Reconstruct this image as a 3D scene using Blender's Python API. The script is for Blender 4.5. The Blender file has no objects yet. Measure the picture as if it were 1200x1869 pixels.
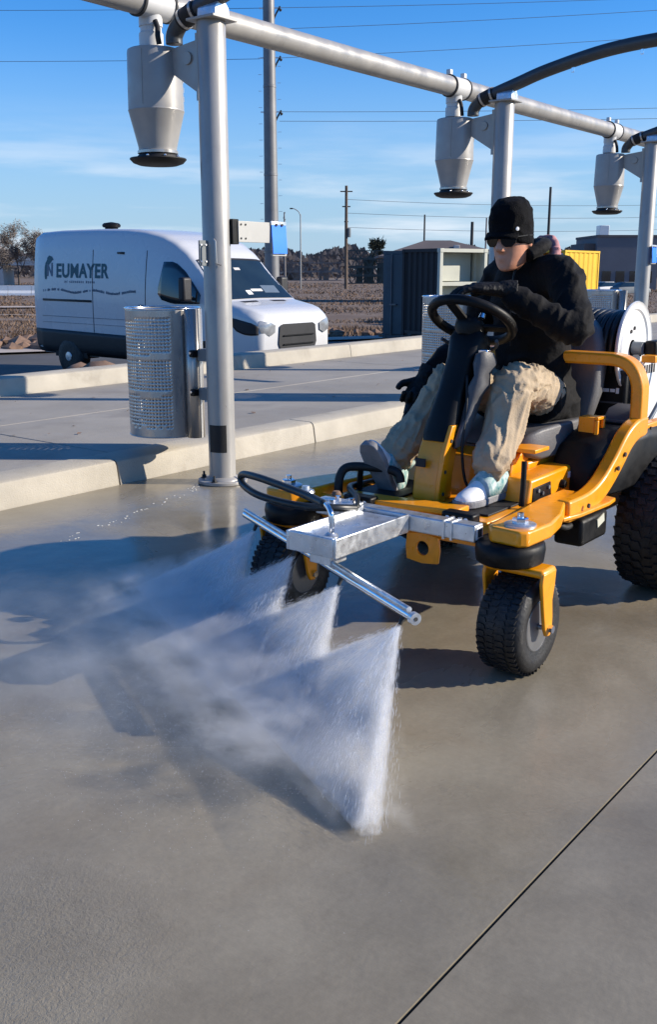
import bpy, bmesh, math, random
import numpy as np
from mathutils import Vector, Matrix, noise as mnoise

random.seed(7)
rng = np.random.default_rng(7)
scene = bpy.context.scene
COL = scene.collection
PI = math.pi
R = math.radians

# ------------------------------------------------------------------ camera
# world frame: +X runs along the kerb and the row of vacuum posts, +Y crosses it away from the camera
CAM_H, F_PX, W_PX, H_PX = 1.30, 1800.0, 1200.0, 1869.0
PITCH = math.atan((934.5 - 492.0) / F_PX)
AZ = R(37.746)
cd = bpy.data.cameras.new('camera')
cd.sensor_fit = 'VERTICAL'
cd.sensor_height = 24.0
cd.lens = 24.0 * F_PX / H_PX
cd.clip_start, cd.clip_end = 0.05, 6000.0
camo = bpy.data.objects.new('camera', cd)
COL.objects.link(camo)
camo.location = (0, 0, CAM_H)
camo.rotation_euler = (PI / 2 - PITCH, 0, AZ - PI / 2)
scene.camera = camo

# ------------------------------------------------------------------ sky and sun
SUN_EL = R(25.0)
SUN_DIR = Vector((0.585 * math.cos(SUN_EL), -0.811 * math.cos(SUN_EL), math.sin(SUN_EL))).normalized()
w = bpy.data.worlds.new('World')
scene.world = w
w.use_nodes = True
wn, wl = w.node_tree.nodes, w.node_tree.links
bg = wn['Background']
sky = wn.new('ShaderNodeTexSky')
sky.sky_type = 'NISHITA'
sky.sun_disc = False
sky.sun_elevation = SUN_EL
sky.sun_rotation = math.atan2(SUN_DIR.x, SUN_DIR.y)
sky.altitude = 200.0
sky.air_density = 1.0
sky.dust_density = 0.15
sky.ozone_density = 1.6
tc = wn.new('ShaderNodeTexCoord')
sx = wn.new('ShaderNodeSeparateXYZ')
wl.new(tc.outputs['Generated'], sx.inputs[0])
mp = wn.new('ShaderNodeMapping')
mp.inputs['Scale'].default_value = (1.6, 1.6, 14.0)
wl.new(tc.outputs['Generated'], mp.inputs['Vector'])
cn = wn.new('ShaderNodeTexNoise')
cn.inputs['Scale'].default_value = 2.3
cn.inputs['Detail'].default_value = 6.0
cn.inputs['Roughness'].default_value = 0.55
wl.new(mp.outputs[0], cn.inputs['Vector'])
cr = wn.new('ShaderNodeMapRange')
cr.interpolation_type = 'SMOOTHSTEP'
cr.inputs['From Min'].default_value = 0.44
cr.inputs['From Max'].default_value = 0.70
wl.new(cn.outputs['Fac'], cr.inputs['Value'])
er = wn.new('ShaderNodeMapRange')           # clouds lie low over the horizon all the way round
er.interpolation_type = 'SMOOTHSTEP'
er.inputs['From Min'].default_value = 0.16
er.inputs['From Max'].default_value = 0.03
wl.new(sx.outputs['Z'], er.inputs['Value'])
mu = wn.new('ShaderNodeMath'); mu.operation = 'MULTIPLY'
wl.new(cr.outputs[0], mu.inputs[0]); wl.new(er.outputs[0], mu.inputs[1])
mu2 = wn.new('ShaderNodeMath'); mu2.operation = 'MULTIPLY'
mu2.inputs[1].default_value = 0.85
wl.new(mu.outputs[0], mu2.inputs[0])
cm = wn.new('ShaderNodeMix'); cm.data_type = 'RGBA'
wl.new(mu2.outputs[0], cm.inputs['Factor'])
hs = wn.new('ShaderNodeHueSaturation')
hs.inputs['Saturation'].default_value = 1.12
wl.new(sky.outputs[0], hs.inputs['Color'])
tn = wn.new('ShaderNodeMix'); tn.data_type = 'RGBA'; tn.blend_type = 'MULTIPLY'     # crisp dry winter air
tn.inputs['Factor'].default_value = 1.0
tn.inputs['B'].default_value = (0.28, 0.70, 1.16, 1)
wl.new(hs.outputs[0], tn.inputs['A'])
hz = wn.new('ShaderNodeMix'); hz.data_type = 'RGBA'
hr = wn.new('ShaderNodeMapRange'); hr.interpolation_type = 'SMOOTHSTEP'
for k_, v_ in zip(('From Min', 'From Max', 'To Min', 'To Max'), (0.24, -0.02, 0.0, 0.90)): hr.inputs[k_].default_value = v_
wl.new(sx.outputs['Z'], hr.inputs['Value'])
wl.new(hr.outputs[0], hz.inputs['Factor'])
wl.new(tn.outputs['Result'], hz.inputs['A'])
hz.inputs['B'].default_value = (2.9, 3.8, 4.9, 1)
wl.new(hz.outputs['Result'], cm.inputs['A'])
cm.inputs['B'].default_value = (5.4, 5.9, 6.5, 1)
wl.new(cm.outputs['Result'], bg.inputs['Color'])
bg.inputs['Strength'].default_value = 0.115

sd = bpy.data.lights.new('sun', 'SUN')
sd.energy = 5.0
sd.angle = R(0.53)
sd.color = (1.0, 0.90, 0.76)
so = bpy.data.objects.new('sun', sd)
COL.objects.link(so)
so.rotation_euler = SUN_DIR.to_track_quat('Z', 'Y').to_euler()
so.location = (6, -8, 9)

scene.view_settings.view_transform = 'Standard'
scene.view_settings.look = 'None'
scene.view_settings.exposure = 0.50
scene.view_settings.gamma = 1.0
scene.render.engine = 'CYCLES'
scene.cycles.use_denoising = True
scene.cycles.max_bounces = 8
scene.cycles.volume_bounces = 3
scene.cycles.volume_step_rate = 1.7
scene.cycles.transparent_max_bounces = 12

# ------------------------------------------------------------------ materials
MATS = {}
def mat(name, col, rough=0.5, metal=0.0, var=0.12, scale=6.0, bump=0.0, bscale=80.0, spec=0.5, coat=0.0,
        rvar=0.0, grime=None, col2=None, stretch=None, alpha=None, trans=0.0, emit=None, sheen=0.0):
    m = bpy.data.materials.new(name)
    m.use_nodes = True
    n, l = m.node_tree.nodes, m.node_tree.links
    b = n['Principled BSDF']
    b.inputs['Metallic'].default_value = metal
    b.inputs['Roughness'].default_value = rough
    b.inputs['Specular IOR Level'].default_value = spec
    b.inputs['Coat Weight'].default_value = coat
    b.inputs['Coat Roughness'].default_value = 0.08
    if trans: b.inputs['Transmission Weight'].default_value = trans
    if sheen: b.inputs['Sheen Weight'].default_value = sheen
    c1 = [max(0, c * (1 - var)) for c in col]
    c2 = list(col2) if col2 else [min(1, c * (1 + var)) for c in col]
    t = n.new('ShaderNodeTexCoord')
    src = t.outputs['Object']
    if stretch:
        mpn = n.new('ShaderNodeMapping'); mpn.inputs['Scale'].default_value = stretch
        l.new(src, mpn.inputs['Vector']); src = mpn.outputs[0]
    nz = n.new('ShaderNodeTexNoise')
    nz.inputs['Scale'].default_value = scale
    nz.inputs['Detail'].default_value = 7.0
    nz.inputs['Roughness'].default_value = 0.62
    l.new(src, nz.inputs['Vector'])
    rp = n.new('ShaderNodeValToRGB')
    rp.color_ramp.elements[0].position = 0.32; rp.color_ramp.elements[1].position = 0.68
    rp.color_ramp.elements[0].color = (*c1, 1); rp.color_ramp.elements[1].color = (*c2, 1)
    l.new(nz.outputs['Fac'], rp.inputs['Fac'])
    l.new(rp.outputs['Color'], b.inputs['Base Color'])
    if grime:                                    # blotches and runs of dirt: (amount, scale, colour)
        g1 = n.new('ShaderNodeTexNoise'); g1.inputs['Scale'].default_value = grime[1]; g1.inputs['Detail'].default_value = 8; g1.inputs['Roughness'].default_value = .7; g1.inputs['Distortion'].default_value = .5
        l.new(t.outputs['Object'], g1.inputs['Vector'])
        gm = n.new('ShaderNodeMapRange'); gm.interpolation_type = 'SMOOTHSTEP'
        for k_, x_ in zip(('From Min', 'From Max', 'To Min', 'To Max'), (.50, .72, 0, grime[0])): gm.inputs[k_].default_value = x_
        l.new(g1.outputs['Fac'], gm.inputs['Value'])
        gx_ = n.new('ShaderNodeMix'); gx_.data_type = 'RGBA'; gx_.inputs['B'].default_value = (*grime[2], 1)
        l.new(gm.outputs[0], gx_.inputs['Factor']); l.new(rp.outputs['Color'], gx_.inputs['A']); l.new(gx_.outputs['Result'], b.inputs['Base Color'])
    if rvar:
        mr = n.new('ShaderNodeMapRange')
        mr.inputs['From Min'].default_value = 0.3; mr.inputs['From Max'].default_value = 0.7
        mr.inputs['To Min'].default_value = max(0.02, rough - rvar); mr.inputs['To Max'].default_value = min(1, rough + rvar)
        nz3 = n.new('ShaderNodeTexNoise'); nz3.inputs['Scale'].default_value = scale * 2.7; nz3.inputs['Detail'].default_value = 5
        l.new(src, nz3.inputs['Vector']); l.new(nz3.outputs['Fac'], mr.inputs['Value'])
        l.new(mr.outputs[0], b.inputs['Roughness'])
    if bump:
        nb = n.new('ShaderNodeTexNoise'); nb.inputs['Scale'].default_value = bscale; nb.inputs['Detail'].default_value = 4
        l.new(src, nb.inputs['Vector'])
        bp = n.new('ShaderNodeBump'); bp.inputs['Strength'].default_value = bump; bp.inputs['Distance'].default_value = 0.01
        l.new(nb.outputs['Fac'], bp.inputs['Height']); l.new(bp.outputs[0], b.inputs['Normal'])
    MATS[name] = m
    return m

mat('steel', (0.36, 0.345, 0.32), 0.38, 0.22, 0.12, 3.0, 0.05, 40, rvar=0.12, stretch=(1, 1, 0.35), grime=(0.35, 3.0, (0.18, 0.17, 0.16)))
mat('stainless', (0.46, 0.44, 0.415), 0.30, 0.6, 0.10, 5.0, 0.04, 60, rvar=0.08, stretch=(1, 1, 0.2))
mat('funnel_steel', (0.34, 0.33, 0.315), 0.42, 0.20, 0.10, 4.0, rvar=0.10)
mat('pole_grey', (0.20, 0.20, 0.20), 0.5, 0.3, 0.15, 1.0)
mat('galvanised', (0.62, 0.64, 0.66), 0.36, 0.8, 0.18, 14.0, 0.03, 60, rvar=0.12)
mat('white_pipe', (0.60, 0.60, 0.59), 0.45, 0.05, 0.07, 3.0)
mat('boom_grey', (0.06, 0.065, 0.07), 0.42, 0.3, 0.15, 4.0)
mat('black_rubber', (0.007, 0.007, 0.008), 0.62, 0.0, 0.35, 9.0, 0.15, 90)
mat('tyre', (0.010, 0.010, 0.011), 0.58, 0.0, 0.45, 12.0, 0.25, 120, rvar=0.15)
mat('black_plastic', (0.0060, 0.0060, 0.0065), 0.48, 0.0, 0.3, 9.0, 0.06, 200, rvar=0.1, spec=0.22)
mat('grey_plastic', (0.07, 0.07, 0.075), 0.50, 0.0, 0.15, 8.0, 0.10, 180)
mat('seat_vinyl', (0.11, 0.11, 0.115), 0.52, 0.0, 0.12, 9.0, 0.15, 160)
mat('yellow_paint', (0.86, 0.312, 0.002), 0.36, 0.0, 0.10, 9.0, 0.02, 30, coat=0.30, rvar=0.10, grime=(0.30, 9.0, (0.20, 0.10, 0.03)))
mat('container_yellow', (0.72, 0.43, 0.01), 0.5, 0.0, 0.10, 0.8)
mat('white_paint', (0.78, 0.78, 0.76), 0.32, 0.0, 0.05, 5.0, coat=0.3, rvar=0.06)
mat('van_white', (0.60, 0.60, 0.60), 0.28, 0.0, 0.02, 0.8, coat=0.5, rvar=0.05)
mat('cladding', (0.011, 0.011, 0.013), 0.55, 0.0, 0.3, 5.0)
mat('teal_print', (0.004, 0.085, 0.110), 0.5, 0.0, 0.05, 5.0)
mat('grey_print', (0.10, 0.14, 0.19), 0.5, 0.0, 0.10, 5.0)
mat('white_print', (0.75, 0.75, 0.75), 0.5, 0.0, 0.03, 5.0)
mat('lens_black', (0.004, 0.004, 0.005), 0.12, 0.0, 0.1, 5.0, spec=0.25)
mat('rim_grey', (0.15, 0.15, 0.15), 0.40, 0.3, 0.12, 12.0)
mat('glass_dark', (0.012, 0.020, 0.022), 0.04, 0.0, 0.4, 1.2, spec=0.9)
mat('lamp_lens', (0.30, 0.31, 0.32), 0.14, 0.2, 0.25, 9.0, coat=0.6)
mat('led_lens', (0.85, 0.87, 0.90), 0.12, 0.0, 0.05, 30.0, coat=0.6)
mat('chrome', (0.8, 0.8, 0.82), 0.14, 1.0, 0.05, 5.0)
mat('blue_flap', (0.012, 0.200, 0.90), 0.42, 0.0, 0.05, 4.0)
mat('plate_cream', (0.42, 0.41, 0.38), 0.42, 0.2, 0.06, 6.0)
mat('jacket', (0.0045, 0.0043, 0.0050), 0.80, 0.0, 0.35, 14.0, 0.35, 55, spec=0.18, sheen=0.02)
mat('beanie', (0.0035, 0.0035, 0.0045), 0.9, 0.0, 0.3, 30.0, 0.5, 240, spec=0.15)
mat('glove', (0.005, 0.005, 0.006), 0.62, 0.0, 0.35, 20.0, 0.3, 120, spec=0.3)
mat('khaki', (0.40, 0.315, 0.215), 0.82, 0.0, 0.14, 9.0, 0.25, 140, spec=0.2)
mat('skin', (0.62, 0.29, 0.18), 0.45, 0.0, 0.16, 14.0, 0.05, 150)
mat('hoodie_pink', (0.52, 0.25, 0.25), 0.8, 0.0, 0.25, 14.0)
mat('shoe_white', (0.80, 0.79, 0.77), 0.55, 0.0, 0.10, 12.0)
mat('shoe_sole', (0.20, 0.20, 0.21), 0.65, 0.0, 0.2, 18.0, 0.3, 90)
mat('shoe_teal', (0.05, 0.32, 0.34), 0.6, 0.0, 0.3, 42.0, col2=(0.60, 0.66, 0.63))
mat('hose_black', (0.013, 0.016, 0.018), 0.40, 0.0, 0.25, 20.0)
mat('kerb_cream', (0.39, 0.355, 0.29), 0.78, 0.0, 0.13, 2.2, 0.35, 120, rvar=0.08, grime=(0.55, 1.7, (0.22, 0.19, 0.15)))
mat('walk_concrete', (0.300, 0.275, 0.235), 0.80, 0.0, 0.14, 1.1, 0.25, 110, rvar=0.08, grime=(0.45, 0.9, (0.17, 0.15, 0.13)))
mat('asphalt', (0.075, 0.072, 0.070), 0.85, 0.0, 0.25, 0.6, 0.4, 60)
mat('joint_dark', (0.05, 0.047, 0.043), 0.8, 0.0, 0.3, 20.0)
mat('dirt', (0.130, 0.083, 0.056), 0.95, 0.0, 0.2, 0.30, 0.5, 20, col2=(0.19, 0.14, 0.105))
mat('clod', (0.20, 0.125, 0.085), 0.95, 0.0, 0.35, 3.0, 0.6, 14)
mat('dry_grass', (0.140, 0.085, 0.052), 0.9, 0.0, 0.2, 0.12, col2=(0.200, 0.132, 0.085))
mat('container_blue', (0.042, 0.070, 0.088), 0.55, 0.1, 0.20, 0.9)
mat('container_black', (0.012, 0.014, 0.018), 0.7, 0.0, 0.2, 0.9)
mat('container_cream', (0.50, 0.50, 0.41), 0.55, 0.0, 0.10, 0.9)
mat('container_grey', (0.16, 0.18, 0.19), 0.6, 0.1, 0.2, 0.9)
mat('far_wall', (0.15, 0.15, 0.165), 0.8, 0.0, 0.12, 0.2)  # wall colour lightened to stand in for distance haze
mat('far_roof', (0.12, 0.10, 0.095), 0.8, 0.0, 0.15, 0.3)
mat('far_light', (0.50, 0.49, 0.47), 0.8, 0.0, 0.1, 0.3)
mat('wood_pole', (0.13, 0.095, 0.070), 0.9, 0.0, 0.25, 1.2)
mat('dark_pole', (0.035, 0.036, 0.038), 0.8, 0.0, 0.2, 1.2)
mat('wire', (0.09, 0.11, 0.13), 0.7)
mat('bark', (0.085, 0.070, 0.060), 0.95, 0.0, 0.25, 0.5)
mat('twig_hazed', (0.20, 0.17, 0.15), 0.95, 0.0, 0.3, 0.3)  # twig colour made paler, distance haze is put into it
mat('twig', (0.165, 0.135, 0.120), 0.95, 0.0, 0.35, 0.3)  # treeline haze is lightened into this colour
mat('evergreen', (0.040, 0.050, 0.035), 0.95, 0.0, 0.35, 0.3)
mat('rack_teal', (0.020, 0.040, 0.048), 0.6, 0.3, 0.3, 0.5)
mat('rack_grey', (0.16, 0.15, 0.15), 0.7, 0.3, 0.3, 0.5)
mat('foam', (0.55, 0.54, 0.50), 0.4)
mat('dash', (0.03, 0.03, 0.03), 0.7)
mat('reflection_pale', (0.72, 0.72, 0.70), 0.7)  # pale tone for reflections painted on the windscreen

def wet_concrete():
    """brushed concrete under a thin uneven film of water: gloss and darkness both follow where it is wet"""
    m = bpy.data.materials.new('wet_concrete'); m.use_nodes = True
    n, l = m.node_tree.nodes, m.node_tree.links
    b = n['Principled BSDF']
    t = n.new('ShaderNodeTexCoord')
    def noise(sc, det=5, rough=0.55, vec=None, dist=0.0):
        z = n.new('ShaderNodeTexNoise'); z.inputs['Scale'].default_value = sc
        z.inputs['Detail'].default_value = det; z.inputs['Roughness'].default_value = rough
        z.inputs['Distortion'].default_value = dist
        l.new(vec or t.outputs['Object'], z.inputs['Vector']); return z.outputs['Fac']
    def rng_(v, a, b_, c, d, smooth=True):
        r = n.new('ShaderNodeMapRange'); r.interpolation_type = 'SMOOTHSTEP' if smooth else 'LINEAR'
        for k, x in zip(('From Min', 'From Max', 'To Min', 'To Max'), (a, b_, c, d)): r.inputs[k].default_value = x
        l.new(v, r.inputs['Value']); return r.outputs[0]
    wet = rng_(noise(0.75, 6, 0.62, dist=0.8), 0.36, 0.62, 0.25, 1.0)
    stain = rng_(noise(0.33, 7, 0.68, dist=1.2), 0.42, 0.66, 0.0, 1.0)
    tone = noise(2.2, 8, 0.66)
    fine = noise(55.0, 4, 0.7)
    r1 = n.new('ShaderNodeValToRGB')
    r1.color_ramp.elements[0].position = 0.30; r1.color_ramp.elements[1].position = 0.72
    r1.color_ramp.elements[0].color = (0.238, 0.207, 0.153, 1); r1.color_ramp.elements[1].color = (0.332, 0.295, 0.222, 1)
    l.new(tone, r1.inputs['Fac'])
    mxf = n.new('ShaderNodeMix'); mxf.data_type = 'RGBA'; mxf.blend_type = 'MULTIPLY'
    mxf.inputs['Factor'].default_value = 1.0
    fr = n.new('ShaderNodeValToRGB'); fr.color_ramp.elements[0].color = (0.80, 0.80, 0.80, 1); fr.color_ramp.elements[1].color = (1.14, 1.14, 1.14, 1)
    l.new(fine, fr.inputs['Fac'])
    l.new(r1.outputs[0], mxf.inputs['A']); l.new(fr.outputs[0], mxf.inputs['B'])
    mx = n.new('ShaderNodeMix'); mx.data_type = 'RGBA'; mx.blend_type = 'MULTIPLY'
    dk = rng_(wet, 0.0, 1.0, 1.0, 0.74, False)
    cb = n.new('ShaderNodeCombineColor')
    for i in range(3): l.new(dk, cb.inputs[i])
    mx.inputs['Factor'].default_value = 1.0
    l.new(mxf.outputs['Result'], mx.inputs['A']); l.new(cb.outputs[0], mx.inputs['B'])
    l.new(mx.outputs['Result'], b.inputs['Base Color'])
    ms = n.new('ShaderNodeMix'); ms.data_type = 'RGBA'; ms.blend_type = 'MULTIPLY'      # old brownish stains
    sf = n.new('ShaderNodeMath'); sf.operation = 'MULTIPLY'; sf.inputs[1].default_value = 0.55
    l.new(stain, sf.inputs[0]); l.new(sf.outputs[0], ms.inputs['Factor'])
    l.new(mx.outputs['Result'], ms.inputs['A']); ms.inputs['B'].default_value = (0.86, 0.76, 0.66, 1)
    l.new(ms.outputs['Result'], b.inputs['Base Color'])
    ra = rng_(wet, 0.0, 1.0, 0.40, 0.08, False)
    l.new(ra, b.inputs['Roughness'])
    b.inputs['IOR'].default_value = 1.33
    mp_ = n.new('ShaderNodeMapping'); mp_.inputs['Scale'].default_value = (9.0, 1.0, 1.0)   # broom marks run across the lane
    l.new(t.outputs['Object'], mp_.inputs['Vector'])
    br = noise(26.0, 3, 0.6, mp_.outputs[0])
    b1 = n.new('ShaderNodeBump'); b1.inputs['Strength'].default_value = 0.05; b1.inputs['Distance'].default_value = 0.004
    l.new(br, b1.inputs['Height'])
    dsn = n.new('ShaderNodeVectorMath'); dsn.operation = 'DISTANCE'; dsn.inputs[1].default_value = (0.90, 1.52, 0.0)
    l.new(t.outputs['Object'], dsn.inputs[0])
    pud = rng_(dsn.outputs['Value'], 0.46, 0.16, 0.0, 1.0)          # shallow puddle, its surface shivering
    rip = noise(7.0, 4, 0.6, dist=0.4)
    b2 = n.new('ShaderNodeBump'); b2.inputs['Strength'].default_value = 0.10; b2.inputs['Distance'].default_value = 0.02
    l.new(rip, b2.inputs['Height']); l.new(b1.outputs[0], b2.inputs['Normal'])
    b3 = n.new('ShaderNodeBump'); b3.inputs['Strength'].default_value = 0.12; b3.inputs['Distance'].default_value = 0.003
    l.new(fine, b3.inputs['Height']); l.new(b2.outputs[0], b3.inputs['Normal'])
    rp2 = noise(120.0, 3, 0.7, dist=0.6)
    hm = n.new('ShaderNodeMath'); hm.operation = 'MULTIPLY'; l.new(rp2, hm.inputs[0]); l.new(pud, hm.inputs[1])
    b4 = n.new('ShaderNodeBump'); b4.inputs['Strength'].default_value = 0.35; b4.inputs['Distance'].default_value = 0.010
    l.new(hm.outputs[0], b4.inputs['Height']); l.new(b3.outputs[0], b4.inputs['Normal'])
    l.new(b4.outputs[0], b.inputs['Normal'])
    rm = n.new('ShaderNodeMix'); rm.data_type = 'FLOAT'; l.new(pud, rm.inputs['Factor']); l.new(ra, rm.inputs['A']); rm.inputs['B'].default_value = 0.06
    l.new(rm.outputs['Result'], b.inputs['Roughness'])
    MATS['wet_concrete'] = m
wet_concrete()

def glass_mat():
    m = bpy.data.materials.new('window_glass'); m.use_nodes = True
    n, l = m.node_tree.nodes, m.node_tree.links
    n.remove(n['Principled BSDF'])
    tr = n.new('ShaderNodeBsdfTransparent'); tr.inputs[0].default_value = (0.55, 0.66, 0.66, 1)
    gl = n.new('ShaderNodeBsdfGlossy'); gl.inputs['Roughness'].default_value = 0.03
    fr = n.new('ShaderNodeFresnel'); fr.inputs[0].default_value = 1.52
    mx = n.new('ShaderNodeMixShader')
    l.new(fr.outputs[0], mx.inputs[0]); l.new(tr.outputs[0], mx.inputs[1]); l.new(gl.outputs[0], mx.inputs[2])
    l.new(mx.outputs[0], n['Material Output'].inputs['Surface'])
    MATS['window_glass'] = m
glass_mat()

# ------------------------------------------------------------------ mesh helpers
class MB:
    def __init__(s): s.v = []; s.f = []
    def add(s, vs, fs):
        o = len(s.v); s.v.extend(tuple(map(float, x)) for x in vs); s.f.extend(tuple(o + i for i in f) for f in fs); return s
    def box(s, lo, hi):
        (a, b, c), (d, e, f) = lo, hi
        return s.add([(a,b,c),(d,b,c),(d,e,c),(a,e,c),(a,b,f),(d,b,f),(d,e,f),(a,e,f)],
                     [(0,3,2,1),(4,5,6,7),(0,1,5,4),(1,2,6,5),(2,3,7,6),(3,0,4,7)])
    def obox(s, c, ax, ay, az):
        """box from its centre and three half-axis vectors"""
        c, ax, ay, az = map(Vector, (c, ax, ay, az))
        vs = [c + ax*i + ay*j + az*k for k in (-1, 1) for i, j in ((-1,-1),(1,-1),(1,1),(-1,1))]
        return s.add(vs, [(0,3,2,1),(4,5,6,7),(0,1,5,4),(1,2,6,5),(2,3,7,6),(3,0,4,7)])
    def bar(s, p, q, wd, ht, up=(0,0,1)):
        p, q = Vector(p), Vector(q); d = (q - p); L = d.length; d.normalize()
        u = Vector(up); sd_ = d.cross(u)
        if sd_.length < 1e-4: sd_ = d.cross(Vector((1,0,0)))
        sd_.normalize(); u = sd_.cross(d).normalized()
        return s.obox((p + q) / 2, d * L / 2, sd_ * wd / 2, u * ht / 2)
    def tube(s, pts, r, n=12, caps=True, flat=1.0, closed=False, up=None):
        pts = [Vector(p) for p in pts]; m = len(pts)
        rs = list(r) if hasattr(r, '__len__') else [r] * m
        tans = []
        for i in range(m):
            if closed: d = pts[(i+1) % m] - pts[i-1]
            else: d = pts[min(i+1, m-1)] - pts[max(i-1, 0)]
            tans.append(d.normalized())
        u = Vector(up) if up else Vector((0,0,1))
        if abs(u.dot(tans[0])) > 0.95: u = Vector((1,0,0))
        u = (u - tans[0] * u.dot(tans[0])).normalized()
        o = len(s.v)
        for i in range(m):
            if i:
                q = tans[i-1].rotation_difference(tans[i]); u = q @ u
                u = (u - tans[i] * u.dot(tans[i])).normalized()
            sd_ = tans[i].cross(u)
            rr = rs[i]
            ru, rv = (rr, rr * flat) if not hasattr(rr, '__len__') else rr
            for k in range(n):
                a = 2 * PI * k / n
                s.v.append(tuple(pts[i] + u * (ru * math.cos(a)) + sd_ * (rv * math.sin(a))))
        rngm = m if closed else m - 1
        for i in range(rngm):
            j = (i + 1) % m
            for k in range(n):
                k2 = (k + 1) % n
                s.f.append((o+i*n+k, o+i*n+k2, o+j*n+k2, o+j*n+k))
        if caps and not closed:
            s.f.append(tuple(o + k for k in reversed(range(n)))); s.f.append(tuple(o + (m-1)*n + k for k in range(n)))
        return s
    def cyl(s, p, q, r, n=20, r2=None, caps=True): return s.tube([p, q], [r, r if r2 is None else r2], n, caps)
    def lathe(s, prof, c=(0,0,0), axis=(0,0,1), n=32):
        """prof: (radius, height along the axis)"""
        ax = Vector(axis).normalized(); u = Vector((1,0,0)) if abs(ax.x) < 0.9 else Vector((0,1,0))
        u = (u - ax * u.dot(ax)).normalized(); v = ax.cross(u); c = Vector(c); o = len(s.v)
        for r_, h_ in prof:
            for k in range(n):
                a = 2*PI*k/n
                s.v.append(tuple(c + ax*h_ + u*(r_*math.cos(a)) + v*(r_*math.sin(a))))
        for i in range(len(prof)-1):
            for k in range(n):
                k2 = (k+1) % n
                s.f.append((o+i*n+k, o+i*n+k2, o+(i+1)*n+k2, o+(i+1)*n+k))
        if prof[0][0] > 1e-5: s.f.append(tuple(o+k for k in reversed(range(n))))
        if prof[-1][0] > 1e-5: s.f.append(tuple(o+(len(prof)-1)*n+k for k in range(n)))
        return s
    def prism(s, poly, org, ex, ey, ez, th):
        """2D polygon in the (ex, ey) plane at org, thickness th along ez (centred)"""
        org, ex, ey, ez = map(Vector, (org, ex, ey, ez)); m = len(poly)
        vs = [org + ex*x + ey*y - ez*th/2 for x, y in poly] + [org + ex*x + ey*y + ez*th/2 for x, y in poly]
        fs = [tuple(reversed(range(m))), tuple(range(m, 2*m))] + [(i, (i+1) % m, m+(i+1) % m, m+i) for i in range(m)]
        return s.add(vs, fs)
    def loft(s, rings, cap=True, closed=True):
        n = len(rings[0]); o = len(s.v)
        for r_ in rings: s.v.extend(tuple(map(float, p)) for p in r_)
        for i in range(len(rings)-1):
            for k in range(n if closed else n-1):
                k2 = (k+1) % n
                s.f.append((o+i*n+k, o+i*n+k2, o+(i+1)*n+k2, o+(i+1)*n+k))
        if cap:
            s.f.append(tuple(o+k for k in reversed(range(n)))); s.f.append(tuple(o+(len(rings)-1)*n+k for k in range(n)))
        return s
    def ball(s, c, r, n=12, m=8):
        rx, ry, rz = r if hasattr(r, '__len__') else (r, r, r)
        rings = []
        for i in range(1, m):
            t = PI*i/m
            rings.append([(c[0]+rx*math.sin(t)*math.cos(2*PI*k/n), c[1]+ry*math.sin(t)*math.sin(2*PI*k/n), c[2]-rz*math.cos(t)) for k in range(n)])
        return s.loft(rings)
    def build(s, name, material, parent=None, bevel=0.0, smooth=40, seg=2, fix=True):
        me = bpy.data.meshes.new(name)
        me.from_pydata(s.v, [], s.f)
        if fix:
            bm = bmesh.new(); bm.from_mesh(me); bmesh.ops.recalc_face_normals(bm, faces=bm.faces); bm.to_mesh(me); bm.free()
        me.materials.append(MATS[material])
        if smooth:
            me.polygons.foreach_set('use_smooth', [True] * len(me.polygons))
            if smooth < 180: me.set_sharp_from_angle(angle=R(smooth))
        o = bpy.data.objects.new(name, me)
        COL.objects.link(o)
        if parent: o.parent = parent
        if bevel:
            b = o.modifiers.new('bevel', 'BEVEL'); b.width = bevel; b.segments = seg; b.limit_method = 'ANGLE'; b.angle_limit = R(35)
            b.harden_normals = False
        return o

def tag(o, label, cat, group=None):
    o['label'] = label; o['category'] = cat
    if group: o['group'] = group
    return o
def struct(o): o['kind'] = 'structure'; return o
def stuff(o): o['kind'] = 'stuff'; return o
def thing(name, label, cat, loc=(0,0,0), rotz=0.0, group=None):
    o = bpy.data.objects.new(name, None); COL.objects.link(o)
    o.location = loc; o.rotation_euler = (0, 0, rotz); o.empty_display_size = 0.2
    return tag(o, label, cat, group)
def share(o, parent=None, loc=None):
    c = o.copy(); COL.objects.link(c)
    if parent is not None: c.parent = parent
    if loc is not None: c.location = loc
    return c
def copy_tree(o, parent=None):
    c = o.copy(); COL.objects.link(c); c.parent = parent
    for ch in list(o.children): copy_tree(ch, c)
    return c
def smooth_path(pts, k=6, closed=False):
    """Catmull-Rom through the points"""
    P = [Vector(p) for p in pts]; n = len(P); out = []
    for i in range(n if closed else n-1):
        if closed: a, b, c, d = P[i-1], P[i], P[(i+1) % n], P[(i+2) % n]
        else: a, b, c, d = P[max(i-1, 0)], P[i], P[i+1], P[min(i+2, n-1)]
        for j in range(k):
            t = j/k
            out.append(0.5*((2*b)+(c-a)*t+(2*a-5*b+4*c-d)*t*t+(3*b-a-3*c+d)*t**3))
    if not closed: out.append(P[-1])
    return out
def fuse(o, voxel, iters=4, fac=0.5):
    """melt overlapping closed pieces of one mesh into one continuous skin"""
    m = o.modifiers.new('remesh', 'REMESH'); m.mode = 'VOXEL'; m.voxel_size = voxel; m.use_smooth_shade = True
    if iters:
        s_ = o.modifiers.new('smooth', 'SMOOTH'); s_.factor = fac; s_.iterations = iters
    dg = bpy.context.evaluated_depsgraph_get(); dg.update()
    me = bpy.data.meshes.new_from_object(o.evaluated_get(dg), depsgraph=dg)
    o.modifiers.clear(); old = o.data; mt = old.materials[0]; o.data = me
    me.materials.clear(); me.materials.append(mt); bpy.data.meshes.remove(old)
    me.polygons.foreach_set('use_smooth', [True]*len(me.polygons))
    return o
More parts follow.
